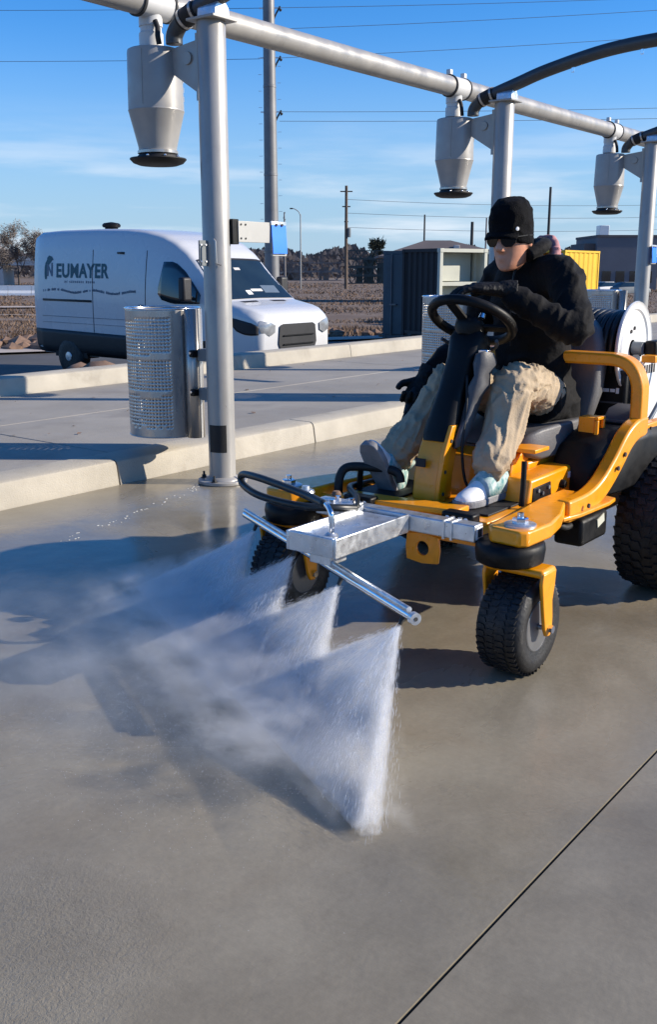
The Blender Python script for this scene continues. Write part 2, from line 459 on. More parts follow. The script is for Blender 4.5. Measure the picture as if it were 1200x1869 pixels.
def wrinkle(o, fn):
    """move vertices along their normals by fn(co)"""
    me = o.data
    ns = [v.normal.copy() for v in me.vertices]
    for v, nn in zip(me.vertices, ns): v.co += nn * fn(v.co)
    me.update()
def txt(body, size, name, material, parent, loc, rot, extrude=0.001, offset=0.0, xscale=1.0, space=1.0):
    c = bpy.data.curves.new(name, 'FONT'); c.body = body; c.size = size; c.extrude = extrude; c.offset = offset; c.space_character = space
    o = bpy.data.objects.new(name, c); COL.objects.link(o)
    dg = bpy.context.evaluated_depsgraph_get(); dg.update()
    me = bpy.data.meshes.new_from_object(o.evaluated_get(dg), depsgraph=dg)
    bpy.data.objects.remove(o); bpy.data.curves.remove(c)
    me.name = name; me.materials.clear(); me.materials.append(MATS[material])
    o = bpy.data.objects.new(name, me); COL.objects.link(o)
    o.parent = parent; o.location = loc; o.rotation_euler = rot; o.scale = (xscale, 1, 1)
    return o
# ------------------------------------------------------------------ terrain, roads, pavement
RT = Vector((math.sin(AZ), -math.cos(AZ), 0)); FW = Vector((math.cos(AZ), math.sin(AZ), 0))
def at(r, d, z=0.0):
    """a place r metres to the side of and d metres ahead of the camera's stand point"""
    p = RT * r + FW * d
    return Vector((p.x, p.y, z))
def zt(x, y):
    return max(-1.5, min(-0.2, -0.60 - 0.031 * (x - 11.0)))
def axis_grid(lo, hi, near, step, grow=1.35):
    xs = [0.0]
    for sgn in (1, -1):
        x, s_ = 0.0, step
        while abs(x) < (hi if sgn > 0 else -lo):
            if abs(x) > near: s_ *= grow
            x += sgn * s_; xs.append(x)
    return sorted(xs)
gx = axis_grid(-3000, 3000, 60, 3.0); gy = gx
vs = [(x, y, zt(x, y) + (mnoise.noise(Vector((x * .21, y * .21, 0))) * 0.10 if y > 23 and abs(x) < 300 else 0)) for y in gy for x in gx]
nx = len(gx)
fs = [(j*nx+i, j*nx+i+1, (j+1)*nx+i+1, (j+1)*nx+i) for j in range(len(gy)-1) for i in range(nx-1)]
ground_field = struct(MB().add(vs, fs).build('ground', 'dirt', smooth=180))

def sheet(name, material, xs, ys, lift):
    vs = [(x, y, zt(x, y) + lift) for y in ys for x in xs]; nx = len(xs)
    fs = [(j*nx+i, j*nx+i+1, (j+1)*nx+i+1, (j+1)*nx+i) for j in range(len(ys)-1) for i in range(nx-1)]
    return struct(MB().add(vs, fs).build(name, material, smooth=180))
sheet('road', 'asphalt', [-60 + 3.0*i for i in range(54)], [8.42, 12, 16, 20.6], 0.03)

def track(name, pts, width, lift=0.05):
    m = MB(); L = []; 
    for i, p in enumerate(pts):
        d = (pts[min(i+1, len(pts)-1)] - pts[max(i-1, 0)]).normalized(); s_ = Vector((-d.y, d.x, 0)) * width / 2
        for q in (p - s_, p + s_): L.append((q.x, q.y, zt(q.x, q.y) + lift + 0.06))
    m.add(L, [(2*i, 2*i+1, 2*i+3, 2*i+2) for i in range(len(pts)-1)])
    return struct(m.build(name, 'sand', smooth=180))
mat('sand', (0.42, 0.36, 0.31), 0.95, 0.0, 0.15, 0.3)
track('dirt_path', [at(-30 + 4*i, 74 + 0.5*i + math.sin(i)*.5) for i in range(6)], 2.2)
track('dirt_path', [at(-40 + 4*i, 58 + math.cos(i)*.5) for i in range(7)], 0.9)
track('dirt_path', [at(-4 + 4*i, 290 + i) for i in range(4)], 9.0)
track('verge', [Vector((-40 + 4*i, 21.3 + 0.25*math.sin(i*1.7), 0)) for i in range(34)], 1.5, 0.03)

# wash lot: two strips of wet concrete with an open joint between them
lot = struct(MB().box((-14, -14, -0.30), (34, 4.70, -0.035)).build('pavement', 'joint_dark', smooth=0))
def slab(parent, lo, hi, material, name='concrete_slab', bev=0.006):
    return MB().box(lo, hi).build(name, material, parent, bevel=bev, seg=2)
slab(lot, (-14, -14, -0.034), (34, 0.806, 0.0), 'wet_concrete', bev=0)
slab(lot, (-14, 0.8145, -0.034), (34, 4.694, 0.0005), 'wet_concrete', bev=0)

# raised walkway with a kerb on either side
walk = struct(MB().box((-14, 4.97, -0.9), (34, 8.02, 0.10)).build('walkway', 'joint_dark', smooth=0))
x = -13.9
for x0, x1 in [(-13.9, -8.1), (-8.09, -2.0), (-1.99, 4.10), (4.11, 10.2), (10.21, 16.3), (16.31, 22.4), (22.41, 33.9)]:
    slab(walk, (x0, 4.985, 0.101), (x1, 6.50, 0.150), 'walk_concrete')
    slab(walk, (x0, 6.512, 0.101), (x1, 8.015, 0.1505), 'walk_concrete')
kerb = struct(MB().box((-14, 4.74, -0.85), (34, 4.96, 0.02)).build('kerb', 'joint_dark', smooth=0))
def kerb_stone(parent, x0, x1, y0, y1, z0, z1, batter, material='kerb_cream', yjit=0.0):
    # front face leans back, top front arris is rounded
    prof = [(y0, z0), (y0 + batter, z1 - 0.035), (y0 + batter + 0.010, z1 - 0.012), (y0 + batter + 0.032, z1), (y1 - 0.012, z1 + 0.001), (y1, z1 - 0.010), (y1, z0)]
    rings = [[(xx, y + yjit, z) for y, z in prof] for xx in (x0, x1)]
    return MB().loft(rings).build('kerb_stone', material, parent, bevel=0.004, smooth=35)
xs = [3.955 + 1.955*k for k in range(-9, 16)]
for i in range(len(xs)-1):
    kerb_stone(kerb, xs[i] + 0.004, xs[i+1] - 0.004, 4.702, 4.982, -0.02, 0.1535 + random.uniform(-.0012, .0012), 0.022, yjit=random.uniform(-.003, .003))
kerb_b = struct(MB().box((-14, 8.05, -0.9), (34, 8.25, 0.13)).build('kerb', 'joint_dark', smooth=0))
xs = [10.88 + 3.05*k for k in range(-8, 8)]
for i in range(len(xs)-1):
    kerb_stone(kerb_b, xs[i] + 0.004, xs[i+1] - 0.004, 8.02, 8.30, 0.10, 0.318 + random.uniform(-.002, .002), 0.03)

# foam left along the edge of the rinsed strip, and a rippled puddle near the camera
m = MB(); fp_ = smooth_path([(2.90, 3.88, 0), (3.12, 3.98, 0), (3.40, 4.02, 0), (3.72, 4.13, 0), (4.02, 4.19, 0), (4.20, 4.30, 0)], 14)
for q in fp_:
    for k in range(random.choice((0, 0, 1, 1, 2))):
        s_ = random.uniform(.002, .006); m.ball((q.x + random.gauss(0, .030), q.y + random.gauss(0, .020), .001), (s_*1.8, s_, s_*.35), 6, 4)
stuff(m.build('foam', 'foam', None, smooth=180))['label'] = 'flecks of white foam on the wet ground, in a thin line before the kerb'
# small dry leaves and grit lying on the walkway
m = MB()
for k in range(46):
    px, py = random.uniform(3.5, 13), random.uniform(5.1, 7.9); a = random.uniform(0, 6.28); s_ = random.uniform(.010, .03)
    m.add([(px+s_*math.cos(a+t), py+s_*.6*math.sin(a+t), 0.153+random.uniform(0, .012)) for t in (0, 1.7, 3.3, 4.8)], [(0, 1, 2, 3)])
stuff(m.build('leaf_litter', 'clod', smooth=0))['label'] = 'a few dry leaves and bits of grit strewn on the raised walkway'

# ------------------------------------------------------------------ dry grass of the field
def blades(n, dlo, dhi, rlo, rhi, name, label, hmin=.06, hmax=.32, ymin=22.3):
    vs, fs = [], []
    k = 0
    while k < n:
        d = dlo * (dhi / dlo) ** rng.random(); r = d * rng.uniform(rlo, rhi)
        p = at(r, d)
        if p.y < ymin: k += 1; continue
        clump = mnoise.noise(Vector((p.x * .15, p.y * .15, 3)))
        if clump < -0.35: k += 1; continue
        h = rng.uniform(hmin, hmax) * (0.6 + clump); wd = 0.010 + 0.0006 * d * rng.uniform(.5, 1.5)
        a = rng.uniform(0, PI); ca, sa = math.cos(a) * wd, math.sin(a) * wd
        lx, ly = rng.normal(0, .16), rng.normal(0, .16); z = zt(p.x, p.y) - .08
        o = len(vs)
        vs += [(p.x - ca, p.y - sa, z), (p.x + ca, p.y + sa, z), (p.x + lx, p.y + ly, z + h + .08)]
        fs.append((o, o+1, o+2)); k += 1
    ob = stuff(MB().add(vs, fs).build(name, 'dry_grass', smooth=0, fix=False)); ob['label'] = label
    return ob
blades(80000, 27, 230, -.36, .40, 'dry_grass', 'brown dry winter grass covering the field behind the road')

# soil and rubble at the back of the road
def lump(m, c, r, sub=2, seed=0):
    bm = bmesh.new(); bmesh.ops.create_icosphere(bm, subdivisions=sub, radius=1.0)
    rx, ry, rz = r if hasattr(r, '__len__') else (r, r, r*.7)
    o = len(m.v)
    bm.verts.ensure_lookup_table()
    for v in bm.verts:
        k = 1 + 0.42 * mnoise.noise(v.co * 1.3 + Vector((seed, 0, 0))) + 0.2 * mnoise.noise(v.co * 3.4 + Vector((0, seed, 0)))
        m.v.append((c[0] + v.co.x*rx*k, c[1] + v.co.y*ry*k, c[2] + v.co.z*rz*k))
    for f in bm.faces: m.f.append(tuple(o + v.index for v in f.verts))
    bm.free()
m = MB()
for k in range(70):
    p = at(random.uniform(-13, -6.6), random.uniform(25.0, 28.5)); s_ = random.uniform(.10, .42)
    lump(m, (p.x, p.y, zt(p.x, p.y) + s_*.25), s_, 1, k)
for k in range(60):
    p = at(random.uniform(-2, 8), random.uniform(37, 44)); s_ = random.uniform(.10, .34)
    lump(m, (p.x, p.y, zt(p.x, p.y) + s_*.2), s_, 1, k + 90)
stuff(m.build('rubble', 'clod', smooth=0))['label'] = 'lumps of soil and rubble along the far road edge'
heap = thing('soil_heap', 'low heap of reddish brown soil clods behind the kerb by the van', 'soil heap', (8.75, 9.55, zt(8.7, 9.5) + .14))
random.seed(21)
for k in range(26):
    t = random.uniform(-1, 1); s_ = random.uniform(.10, .26) * (1.25 - .5*abs(t)); mm = MB()
    lump(mm, (t*1.35*RT.x + random.uniform(-.2, .2), t*1.35*RT.y + random.uniform(-.2, .2), .22 + random.uniform(-.10, .26)*(1 - .4*abs(t))), (s_*1.25, s_*1.1, s_*.8), 2, k*3.1)
    mm.build('clod', 'clod', heap, smooth=60)
mm = MB(); lump(mm, (0, 0, .02), (1.0, 1.25, .36), 3, 5.5); mm.build('base', 'clod', heap, smooth=180)

# ------------------------------------------------------------------ far background
def bare_tree(name, label, r, d, h, spread, seed, group, crown_mat='twig', n=1500, dense=1.0):
    rs = random.Random(seed); p = at(r, d); z0 = zt(p.x, p.y)
    root = thing(name, label, 'tree', (p.x, p.y, z0 - .1), rs.uniform(0, 6), group)
    tr = MB(); tips = []
    def limb(p0, dr, L, rad, lev):
        pts = [p0]; dd = dr.copy()
        for k in range(4):
            dd = (dd + Vector((rs.uniform(-.22, .22), rs.uniform(-.22, .22), .10))).normalized(); pts.append(pts[-1] + dd * L / 4)
        tr.tube(pts, [rad * (1 - .17*k) for k in range(5)], 5, caps=False)
        if lev == 0: tips.extend(pts[1:]); return
        for q in range(rs.randint(3, 4)):
            b = pts[rs.randint(2, 4)]; a = rs.uniform(0, 6.28)
            nd = (dd + Vector((math.cos(a), math.sin(a), rs.uniform(-.1, .5))) * spread).normalized()
            limb(b, nd, L * rs.uniform(.55, .75), rad * .5, lev - 1)
    limb(Vector((0, 0, 0)), Vector((0, 0, 1)), h * .45, h * .022, 3)
    tr.build('trunk', 'bark', root, smooth=180, fix=False)
    vs, fs = [], []
    for k in range(n):
        b = rs.choice(tips) + Vector((rs.gauss(0, .3), rs.gauss(0, .3), rs.gauss(0, .3)))
        dr = Vector((rs.gauss(0, 1), rs.gauss(0, 1), rs.gauss(.5, .8))).normalized(); L = h * rs.uniform(.03, .09)
        sd_ = dr.orthogonal().normalized() * (h * .0035 * dense); o = len(vs)
        vs += [b - sd_, b + sd_, b + dr * L]; fs.append((o, o+1, o+2))
    MB().add(vs, fs).build('crown', crown_mat, root, smooth=0, fix=False)
    return root
TL = ['wide bare brown tree beyond the overpass rail', 'tall bare tree rising over the end of the overpass rail', 'bare tree beyond the overpass, at the edge of the picture',
      'slim bare tree between the overpass rail and the van']
for i, (r, d, h) in enumerate([(-46.5, 152, 9.3), (-42.6, 150, 9.6), (-52, 158, 8.8), (-50.5, 190, 8.4)]):
    bare_tree('bare_tree', TL[i], r, d, h, .9, 11 + i, 'bare trees by the overpass', n=2600, dense=1.3, crown_mat='twig_hazed')
bare_tree('bare_tree', 'small round bare tree showing above the rear of the white van', -41.5, 150, 7.9, .8, 31, 'bare trees by the overpass', n=1500, dense=1.1, crown_mat='twig_hazed')
bare_tree('evergreen_tree', 'dark green bushy tree rising above the far treeline beside the wooden pole', 10.6, 262, 11.5, .8, 5, None, 'evergreen', 2600, 3.6)

def treeline():
    vs, fs = [], []
    for k in range(15000):
        an = rng.uniform(-0.42, 0.42); d = rng.uniform(330, 430)
        p = at(math.tan(an) * d, d)
        hh = (9.2 + 3.2 * mnoise.noise(Vector((an * 26, 0, 0))) + 1.7 * mnoise.noise(Vector((an * 110, 4, 0)))) * (d / 380)
        z = -1.5 + hh * (rng.random() ** .75); s_ = rng.uniform(.5, 1.6); o = len(vs)
        a = rng.uniform(0, 6.28); t = rng.uniform(-.5, .5)
        vs += [(p.x + RT.x*s_*.7, p.y + RT.y*s_*.7, z - s_*.6), (p.x - RT.x*s_*.7*math.cos(t), p.y - RT.y*s_*.7*math.cos(t), z - s_*.6*math.cos(a)),
               (p.x + math.sin(a)*s_*.5, p.y + math.cos(a)*s_*.5, z + s_*1.1)]
        fs.append((o, o+1, o+2))
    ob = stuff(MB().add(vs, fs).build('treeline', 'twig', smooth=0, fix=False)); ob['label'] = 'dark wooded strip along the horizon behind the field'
treeline()

def post(name, label, cat, r, d, ztop, rad, material, extras=None, group=None, rtop=None, n=10):
    p = at(r, d); z0 = zt(p.x, p.y) - .4
    t = thing(name, label, cat, (p.x, p.y, z0), AZ - PI/2, group)      # local x runs across the view
    MB().cyl((0, 0, 0), (0, 0, ztop - z0), rad, n, rtop or rad*.75).build('shaft', material, t, smooth=60)
    if extras: extras(t, ztop - z0)
    return t
def crossarms(t, top):
    for k, dz in enumerate((.8, 2.9, 5.0)):
        MB().box((-.9 + .3*k, -.08, top - dz - .08), (.9 - .3*k, .08, top - dz + .08)).build('cross_arm', 'wood_pole', t, smooth=0)
    MB().cyl((.42, 0, top - 7.2), (.42, 0, top - 5.9), .26, 8).build('transformer', 'container_grey', t)
post('utility_pole', 'tall wooden utility pole standing in the field behind the van', 'utility pole', 2.6, 150, 13.1, .27, 'wood_pole', crossarms)
def lamp_arm(t, top):
    pts = smooth_path([(0, 0, top - .2), (-.25, 0, top + .35), (-.8, 0, top + .75), (-1.25, 0, top + .85)], 4)
    MB().tube(pts, .06, 6).build('arm', 'steel', t)
    MB().box((-1.55, -.12, top + .74), (-1.1, .12, top + .92)).build('lamp_head', 'dark_pole', t, bevel=.03)
post('street_lamp', 'grey street lamp with a curved arm beyond the van', 'street lamp', -4.1, 150, 9.1, .11, 'steel', lamp_arm)
def lattice(t, top):
    for k in range(9):
        z = top * (.15 + .095*k); s_ = .9 - .075*k
        MB().bar((-s_, 0, z), (s_*.9, 0, z + top*.09), .1, .1).build('brace', 'rack_grey', t, smooth=0)
post('lattice_tower', 'thin pale lattice mast beside the large steel pole', 'mast', -11.2, 260, 15.4, .35, 'rack_grey', lattice, None, .15)
post('utility_pole', 'dark slanting utility pole just past the driver, over the yellow container', 'utility pole', 25.8, 120, 10.6, .19, 'dark_pole', None)
post('utility_pole', 'short dark pole over the roof of the low hut', 'utility pole', 17.4, 124, 6.9, .24, 'dark_pole', None)
post('utility_pole', 'thin distant pole rising behind the ridge of the low hut', 'utility pole', 15.0, 160, 9.6, .17, 'dark_pole', None)
post('utility_pole', 'thin distant pole between the hut and the driver', 'utility pole', 26.2, 170, 9.6, .17, 'rack_grey', None)

def big_pole():
    p = at(-3.45, 62); t = thing('transmission_pole', 'huge round steel transmission pole towering behind the van', 'transmission pole', (p.x, p.y, zt(p.x, p.y) - .3), AZ - PI/2)
    H = 20.0
    MB().cyl((0, 0, 0), (0, 0, H), .46, 24, .32).build('shaft', 'pole_grey', t, smooth=60)
    for z in (8.6, 4.2, 13.5): MB().lathe([(.455 - .007*z, z - .08), (.475 - .007*z, z - .06), (.475 - .007*z, z + .06), (.455 - .007*z, z + .08)]).build('flange', 'pole_grey', t)
    arms = []
    for z in (12.1, 15.05, 17.7):
        a = MB().bar((-.55, 0, z), (.62, 0, z + .02), .07, .07).build('cross_arm', 'galvanised', t)
        i = MB(); i.lathe([(.03, 0), (.09, .02), (.09, .06), (.04, .08), (.09, .12), (.09, .16), (.03, .2)], (.60, 0, z), (.75, 0, -.95), 10)
        i.build('insulator', 'dark_pole', t)
        i = MB(); i.tube([(.3, 0, z - .55), (.45, 0, z - .25), (.66, 0, z + .1)], .05, 6); i.build('brace', 'dark_pole', t)
        arms.append(z)
    m = MB()
    for k in range(34):
        z = 2 + k*.45; m.bar((-.46 if k % 2 else .46, 0, z), (-.66 if k % 2 else .66, 0, z), .025, .025)
    stuff(m.build('step_bolts', 'galvanised', t, smooth=0))
    return t
big_pole()
def wire(a, b, sag, label, rad=.014):
    a, b = Vector(a), Vector(b); pts = []
    for k in range(25):
        t = k/24; q = a.lerp(b, t); q.z -= sag * 4 * t * (1 - t); pts.append(q)
    o = MB().tube(pts, rad, 5, caps=False).build('overhead_wire', 'wire', smooth=180, fix=False)
    tag(o, label, 'wire', 'overhead wires'); return o
zb = zt(*at(-3.45, 62).xy) - .3
for k, (z, rise, lab) in enumerate([(17.72, 7.5, 'topmost wire running from the steel pole out over the pipe'), (15.05, 9.0, 'middle wire running from the steel pole above the first funnel pipe'), (12.12, 5.0, 'low wire running from the steel pole behind the second funnel')]):
    wire(at(-2.9, 62, zb + z), at(76, 76, zb + z + rise), .8, lab)
wire(at(-2.9, 62, zb + 16.6), at(76, 76, zb + 16.6 + 9.2), .9, 'wire just below the topmost one, right of the steel pole')
wire(at(-2.9, 62, zb + 11.6), at(76, 76, zb + 11.6 + 4.4), .7, 'lowest of the wires running from the steel pole to the right')
wire(at(-4.0, 62, zb + 15.0), at(-84, 66, zb + 17.6), .8, 'wire running from the steel pole over the roof of the van')
wire(at(-4.0, 62, zb + 17.7), at(-84, 66, zb + 20.6), .8, 'upper wire left of the steel pole')
for k, z in enumerate((11.2, 9.3, 7.3)):
    wire(at(2.6, 150, z), at(74, 176, z + 1.4), .8, ['top', 'middle', 'bottom'][k] + ' wire strung from the wooden pole past the hut', .03)

# shipping containers
def container(name, label, p, rotz, Lc, Wc, Hc, material, open_end=None, group=None, pitch=.28, door=True):
    """local x: along the length away from its door end at x = 0, y: width"""
    t = thing(name, label, 'container', (p[0], p[1], p[2]), rotz, group)
    def corr(p0, du, n_, h0, h1, nrm):
        m = MB(); L = n_ * pitch; pts = []
        for k in range(n_):
            for f, o_ in ((0, 0), (.35, 0), (.5, .045), (.85, .045)): pts.append((k + f) * pitch)
        offs = [0, 0, .045, .045] * n_
        pts.append(L); offs.append(0)
        vs = []
        for s_, o_ in zip(pts, offs):
            q = Vector(p0) + Vector(du) * s_ - Vector(nrm) * o_
            vs += [(q.x, q.y, h0), (q.x, q.y, h1)]
        return m.add(vs, [(2*i, 2*i+2, 2*i+3, 2*i+1) for i in range(len(pts)-1)])
    nL, nW = int((Lc-.2)/pitch), int((Wc-.2)/pitch)
    corr((.1, 0.03, 0), (1, 0, 0), nL, .14, Hc-.1, (0, -1, 0)).build('side_panel', material, t, smooth=0)
    corr((.1, Wc-0.03, 0), (1, 0, 0), nL, .14, Hc-.1, (0, 1, 0)).build('side_panel', material, t, smooth=0)
    corr((Lc-.03, .1, 0), (0, 1, 0), nW, .14, Hc-.1, (1, 0, 0)).build('end_panel', material, t, smooth=0)
    MB().box((.02, .02, Hc-.09), (Lc-.02, Wc-.02, Hc-.03)).build('roof', material, t, smooth=0)
    MB().box((.02, .02, .04), (Lc-.02, Wc-.02, .14)).build('floor', 'dash', t, smooth=0)
    for xx in (0, Lc-.12):
        for yy in (0, Wc-.12): MB().box((xx, yy, .1), (xx+.12, yy+.12, Hc-.08)).build('corner_post', material, t, bevel=.01)
    for xx in (-.01, Lc-.15):
        for yy in (-.01, Wc-.15):
            for zz in (0, Hc-.12): MB().box((xx, yy, zz), (xx+.16, yy+.16, zz+.121)).build('corner_casting', material, t, bevel=.015)
    for yy in (0, Wc-.07): MB().box((.12, yy, Hc-.10), (Lc-.12, yy+.07, Hc)).build('top_rail', material, t)
    MB().box((0, .12, Hc-.11), (.07, Wc-.12, Hc-.005)).build('header', material, t)
    MB().box((0, .12, .0), (.07, Wc-.12, .12)).build('sill', material, t)
    return t
def rods(t, y0, y1, Hc, material):
    d = MB().box((-.03, y0, .13), (.015, y1, Hc-.12)).build('door', material, t, bevel=.01)
    for yy in (y0 + (y1-y0)*.28, y0 + (y1-y0)*.74):
        MB().cyl((-.07, yy, .10), (-.07, yy, Hc-.1), .022, 8).build('lock_rod', 'rack_grey', d)
        MB().box((-.11, yy-.22, 1.1), (-.06, yy+.05, 1.15)).build('handle', 'rack_grey', d)
    for k in range(4): MB().box((-.045, y0+.02, .45 + k*.62), (-.03, y1-.02, .52 + k*.62)).build('rib', material, d)
    return d
# blue-black container, one door shut, the other swung open on its dark inside
p = at(1.80, 33.6); zc = zt(p.x, p.y)
tC = container('shipping_container', 'dark blue shipping container with one door open, behind the kerb', (28.2, 17.05, zt(28, 17.9) + .16), 0, 6.06, 2.44, 2.88, 'container_blue')
dd = rods(tC, 1.24, 2.34, 2.88, 'container_blue')
MB().prism([(-.14, .3), (-.05, 0), (.05, 0), (.14, .3), (.07, .3), (0, .09), (-.07, .3)], (-.047, 1.50, 2.1), (0, -1, 0), (0, 0, 1), (-1, 0, 0), .006).build('emblem', 'rack_grey', dd, smooth=0)
od = MB().box((.02, -.03, .13), (1.12, .012, 2.76)).build('door', 'container_black', tC, bevel=.01); od['label'] = 'open door folded back along the side'
MB().box((.30, .14, .16), (.36, 1.22, 2.70)).build('inner_shade', 'container_black', tC, smooth=0)  # black sheet that paints the shade inside the open container
# cream container whose open end faces the sun
tE = container('shipping_container', 'cream shipping container with an open sunlit end next to the dark one', (0, 0, 0), R(70), 1.9, 1.85, 2.62, 'container_cream')
tE.location = (25.97 + .940*1.85, 15.9 - .342*1.85, zt(26, 15) + .36)
for c_ in tE.children:
    if c_.name.startswith('side_panel') and max(v.co.y for v in c_.data.vertices) > 1: c_.data.materials[0] = MATS['container_black']; c_['label'] = 'black long side'  # long side and its rear frame set to black
    elif c_.name.startswith(('corner', 'top_rail')) and min(v.co.y for v in c_.data.vertices) > 1 and (max(v.co.x for v in c_.data.vertices) > 1): c_.data.materials[0] = MATS['container_black']
for zz, ya in ((1.52, .2), (.7, .2)): MB().box((.12, .13, zz), (.62, 1.72, zz+.12)).build('shelf', 'container_cream', tE, bevel=.01)
MB().box((.62, .14, .15), (.68, 1.71, 2.5)).build('inner_wall', 'container_cream', tE, smooth=0)
MB().box((.40, .75, 1.66), (.60, 1.70, 2.12)).build('inner_board', 'container_cream', tE, bevel=.01)
# yellow open-top bin on a skid
tY = container('yellow_container', 'bright yellow ribbed container beyond the driver', (0, 0, 0), 0, 4.3, 2.4, 2.62, 'container_yellow', pitch=.58)
p = at(11.75, 50.5); tY.location = (p.x, p.y, -.38); tY.rotation_euler = (0, 0, 0); tY['label'] = 'bright yellow ribbed container raised on legs beyond the driver'
for xx in (1.55, 4.0):
    for yy in (.15, 2.2): MB().box((xx, yy, -1.3), (xx+.2, yy+.15, .02)).build('leg', 'container_yellow', tY, smooth=0)
# grey container half hidden by the driver's cap
p = at(7.7, 54)
tG = container('grey_container', 'plain grey green container behind the driver, under the blue flap', (p.x, p.y, zt(p.x, p.y)), AZ - PI/2 + R(14), 2.9, 2.44, 2.6, 'container_grey')

def hut():
    p = at(9.9, 92); t = thing('low_hut', 'low dark hut with a shallow hipped roof behind the containers', 'hut', (p.x, p.y, zt(p.x, p.y)), AZ - PI/2)
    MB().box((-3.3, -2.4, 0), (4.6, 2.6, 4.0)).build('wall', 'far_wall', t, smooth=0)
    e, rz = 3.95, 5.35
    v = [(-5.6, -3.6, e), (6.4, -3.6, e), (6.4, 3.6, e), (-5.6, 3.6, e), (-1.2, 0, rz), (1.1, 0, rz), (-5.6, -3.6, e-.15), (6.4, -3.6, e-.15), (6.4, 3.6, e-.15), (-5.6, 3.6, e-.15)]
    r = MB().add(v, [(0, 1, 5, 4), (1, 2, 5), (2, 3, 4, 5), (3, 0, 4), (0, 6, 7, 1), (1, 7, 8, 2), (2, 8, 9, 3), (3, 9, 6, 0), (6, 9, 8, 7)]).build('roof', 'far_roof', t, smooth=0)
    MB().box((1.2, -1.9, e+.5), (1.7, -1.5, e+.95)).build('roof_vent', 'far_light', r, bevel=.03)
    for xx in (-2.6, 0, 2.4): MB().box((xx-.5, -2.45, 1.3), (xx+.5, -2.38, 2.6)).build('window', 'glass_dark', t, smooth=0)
hut()
def building():
    p = at(40.8, 140); t = thing('flat_building', 'dark flat roofed building behind the third vacuum post', 'building', (p.x, p.y, zt(p.x, p.y)), AZ - PI/2)
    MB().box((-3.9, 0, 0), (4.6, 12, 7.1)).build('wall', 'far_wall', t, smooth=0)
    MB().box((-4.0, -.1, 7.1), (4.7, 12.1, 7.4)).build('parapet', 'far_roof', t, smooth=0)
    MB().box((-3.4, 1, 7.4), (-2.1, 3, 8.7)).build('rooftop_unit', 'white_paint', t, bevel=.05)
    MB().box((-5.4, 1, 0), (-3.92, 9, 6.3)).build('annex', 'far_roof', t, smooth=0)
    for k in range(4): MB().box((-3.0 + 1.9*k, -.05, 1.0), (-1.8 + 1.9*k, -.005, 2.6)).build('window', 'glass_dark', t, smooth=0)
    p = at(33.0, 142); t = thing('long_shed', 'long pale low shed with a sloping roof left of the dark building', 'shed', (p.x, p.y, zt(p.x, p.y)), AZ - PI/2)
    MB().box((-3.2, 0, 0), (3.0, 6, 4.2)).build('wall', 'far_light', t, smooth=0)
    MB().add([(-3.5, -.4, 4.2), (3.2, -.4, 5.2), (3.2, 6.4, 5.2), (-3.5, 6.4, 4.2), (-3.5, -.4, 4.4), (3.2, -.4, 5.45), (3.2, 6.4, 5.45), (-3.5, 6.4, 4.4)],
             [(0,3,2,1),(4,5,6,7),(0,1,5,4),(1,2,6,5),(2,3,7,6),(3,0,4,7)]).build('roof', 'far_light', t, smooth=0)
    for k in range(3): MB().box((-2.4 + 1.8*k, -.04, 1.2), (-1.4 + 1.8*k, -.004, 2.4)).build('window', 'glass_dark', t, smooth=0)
building()
def car(label, r, d, rot, material):
    p = at(r, d); t = thing('parked_car', label, 'car', (p.x, p.y, zt(p.x, p.y) + .04), AZ - PI/2 + rot, 'cars parked far behind the yellow container')
    rings = []
    for a, zb, zt_, hw in [(-2.1, .45, .75, .70), (-2.0, .3, .9, .84), (-1.2, .25, .95, .88), (0, .25, .97, .89), (1.2, .25, .9, .87), (2.0, .3, .75, .8), (2.15, .42, .62, .66)]:
        rings.append([(a, -hw, zb), (a, hw, zb), (a, hw*1.0, zt_-.1), (a, hw*.93, zt_), (a, -hw*.93, zt_), (a, -hw, zt_-.1)])
    b = MB().loft(rings).build('body', material, t, bevel=.04, smooth=50)
    rings = [[(a, -hw, z0), (a, hw, z0), (a, hw*.85, z1), (a, -hw*.85, z1)] for a, z0, z1, hw in [(-1.85, .88, .93, .78), (-1.3, .9, 1.38, .76), (.15, .9, 1.42, .76), (.95, .85, .95, .78)]]
    MB().loft(rings).build('cabin', 'glass_dark', t, bevel=.04)
    MB().box((-1.15, -.62, 1.39), (.1, .62, 1.45)).build('roof', material, t, bevel=.03)
    for a in (-1.35, 1.35):
        for s_ in (-1, 1): MB().cyl((a, s_*.72, .32), (a, s_*.92, .32), .32, 14).build('wheel', 'tyre', t)
car('white car parked far off beside the dark building', 31.2, 112, .4, 'white_paint')
car('pale grey car parked far off just left of the white one', 29.6, 113, .5, 'far_light')
car('dark car parked far off in front of the dark building', 32.9, 110, .3, 'container_grey')

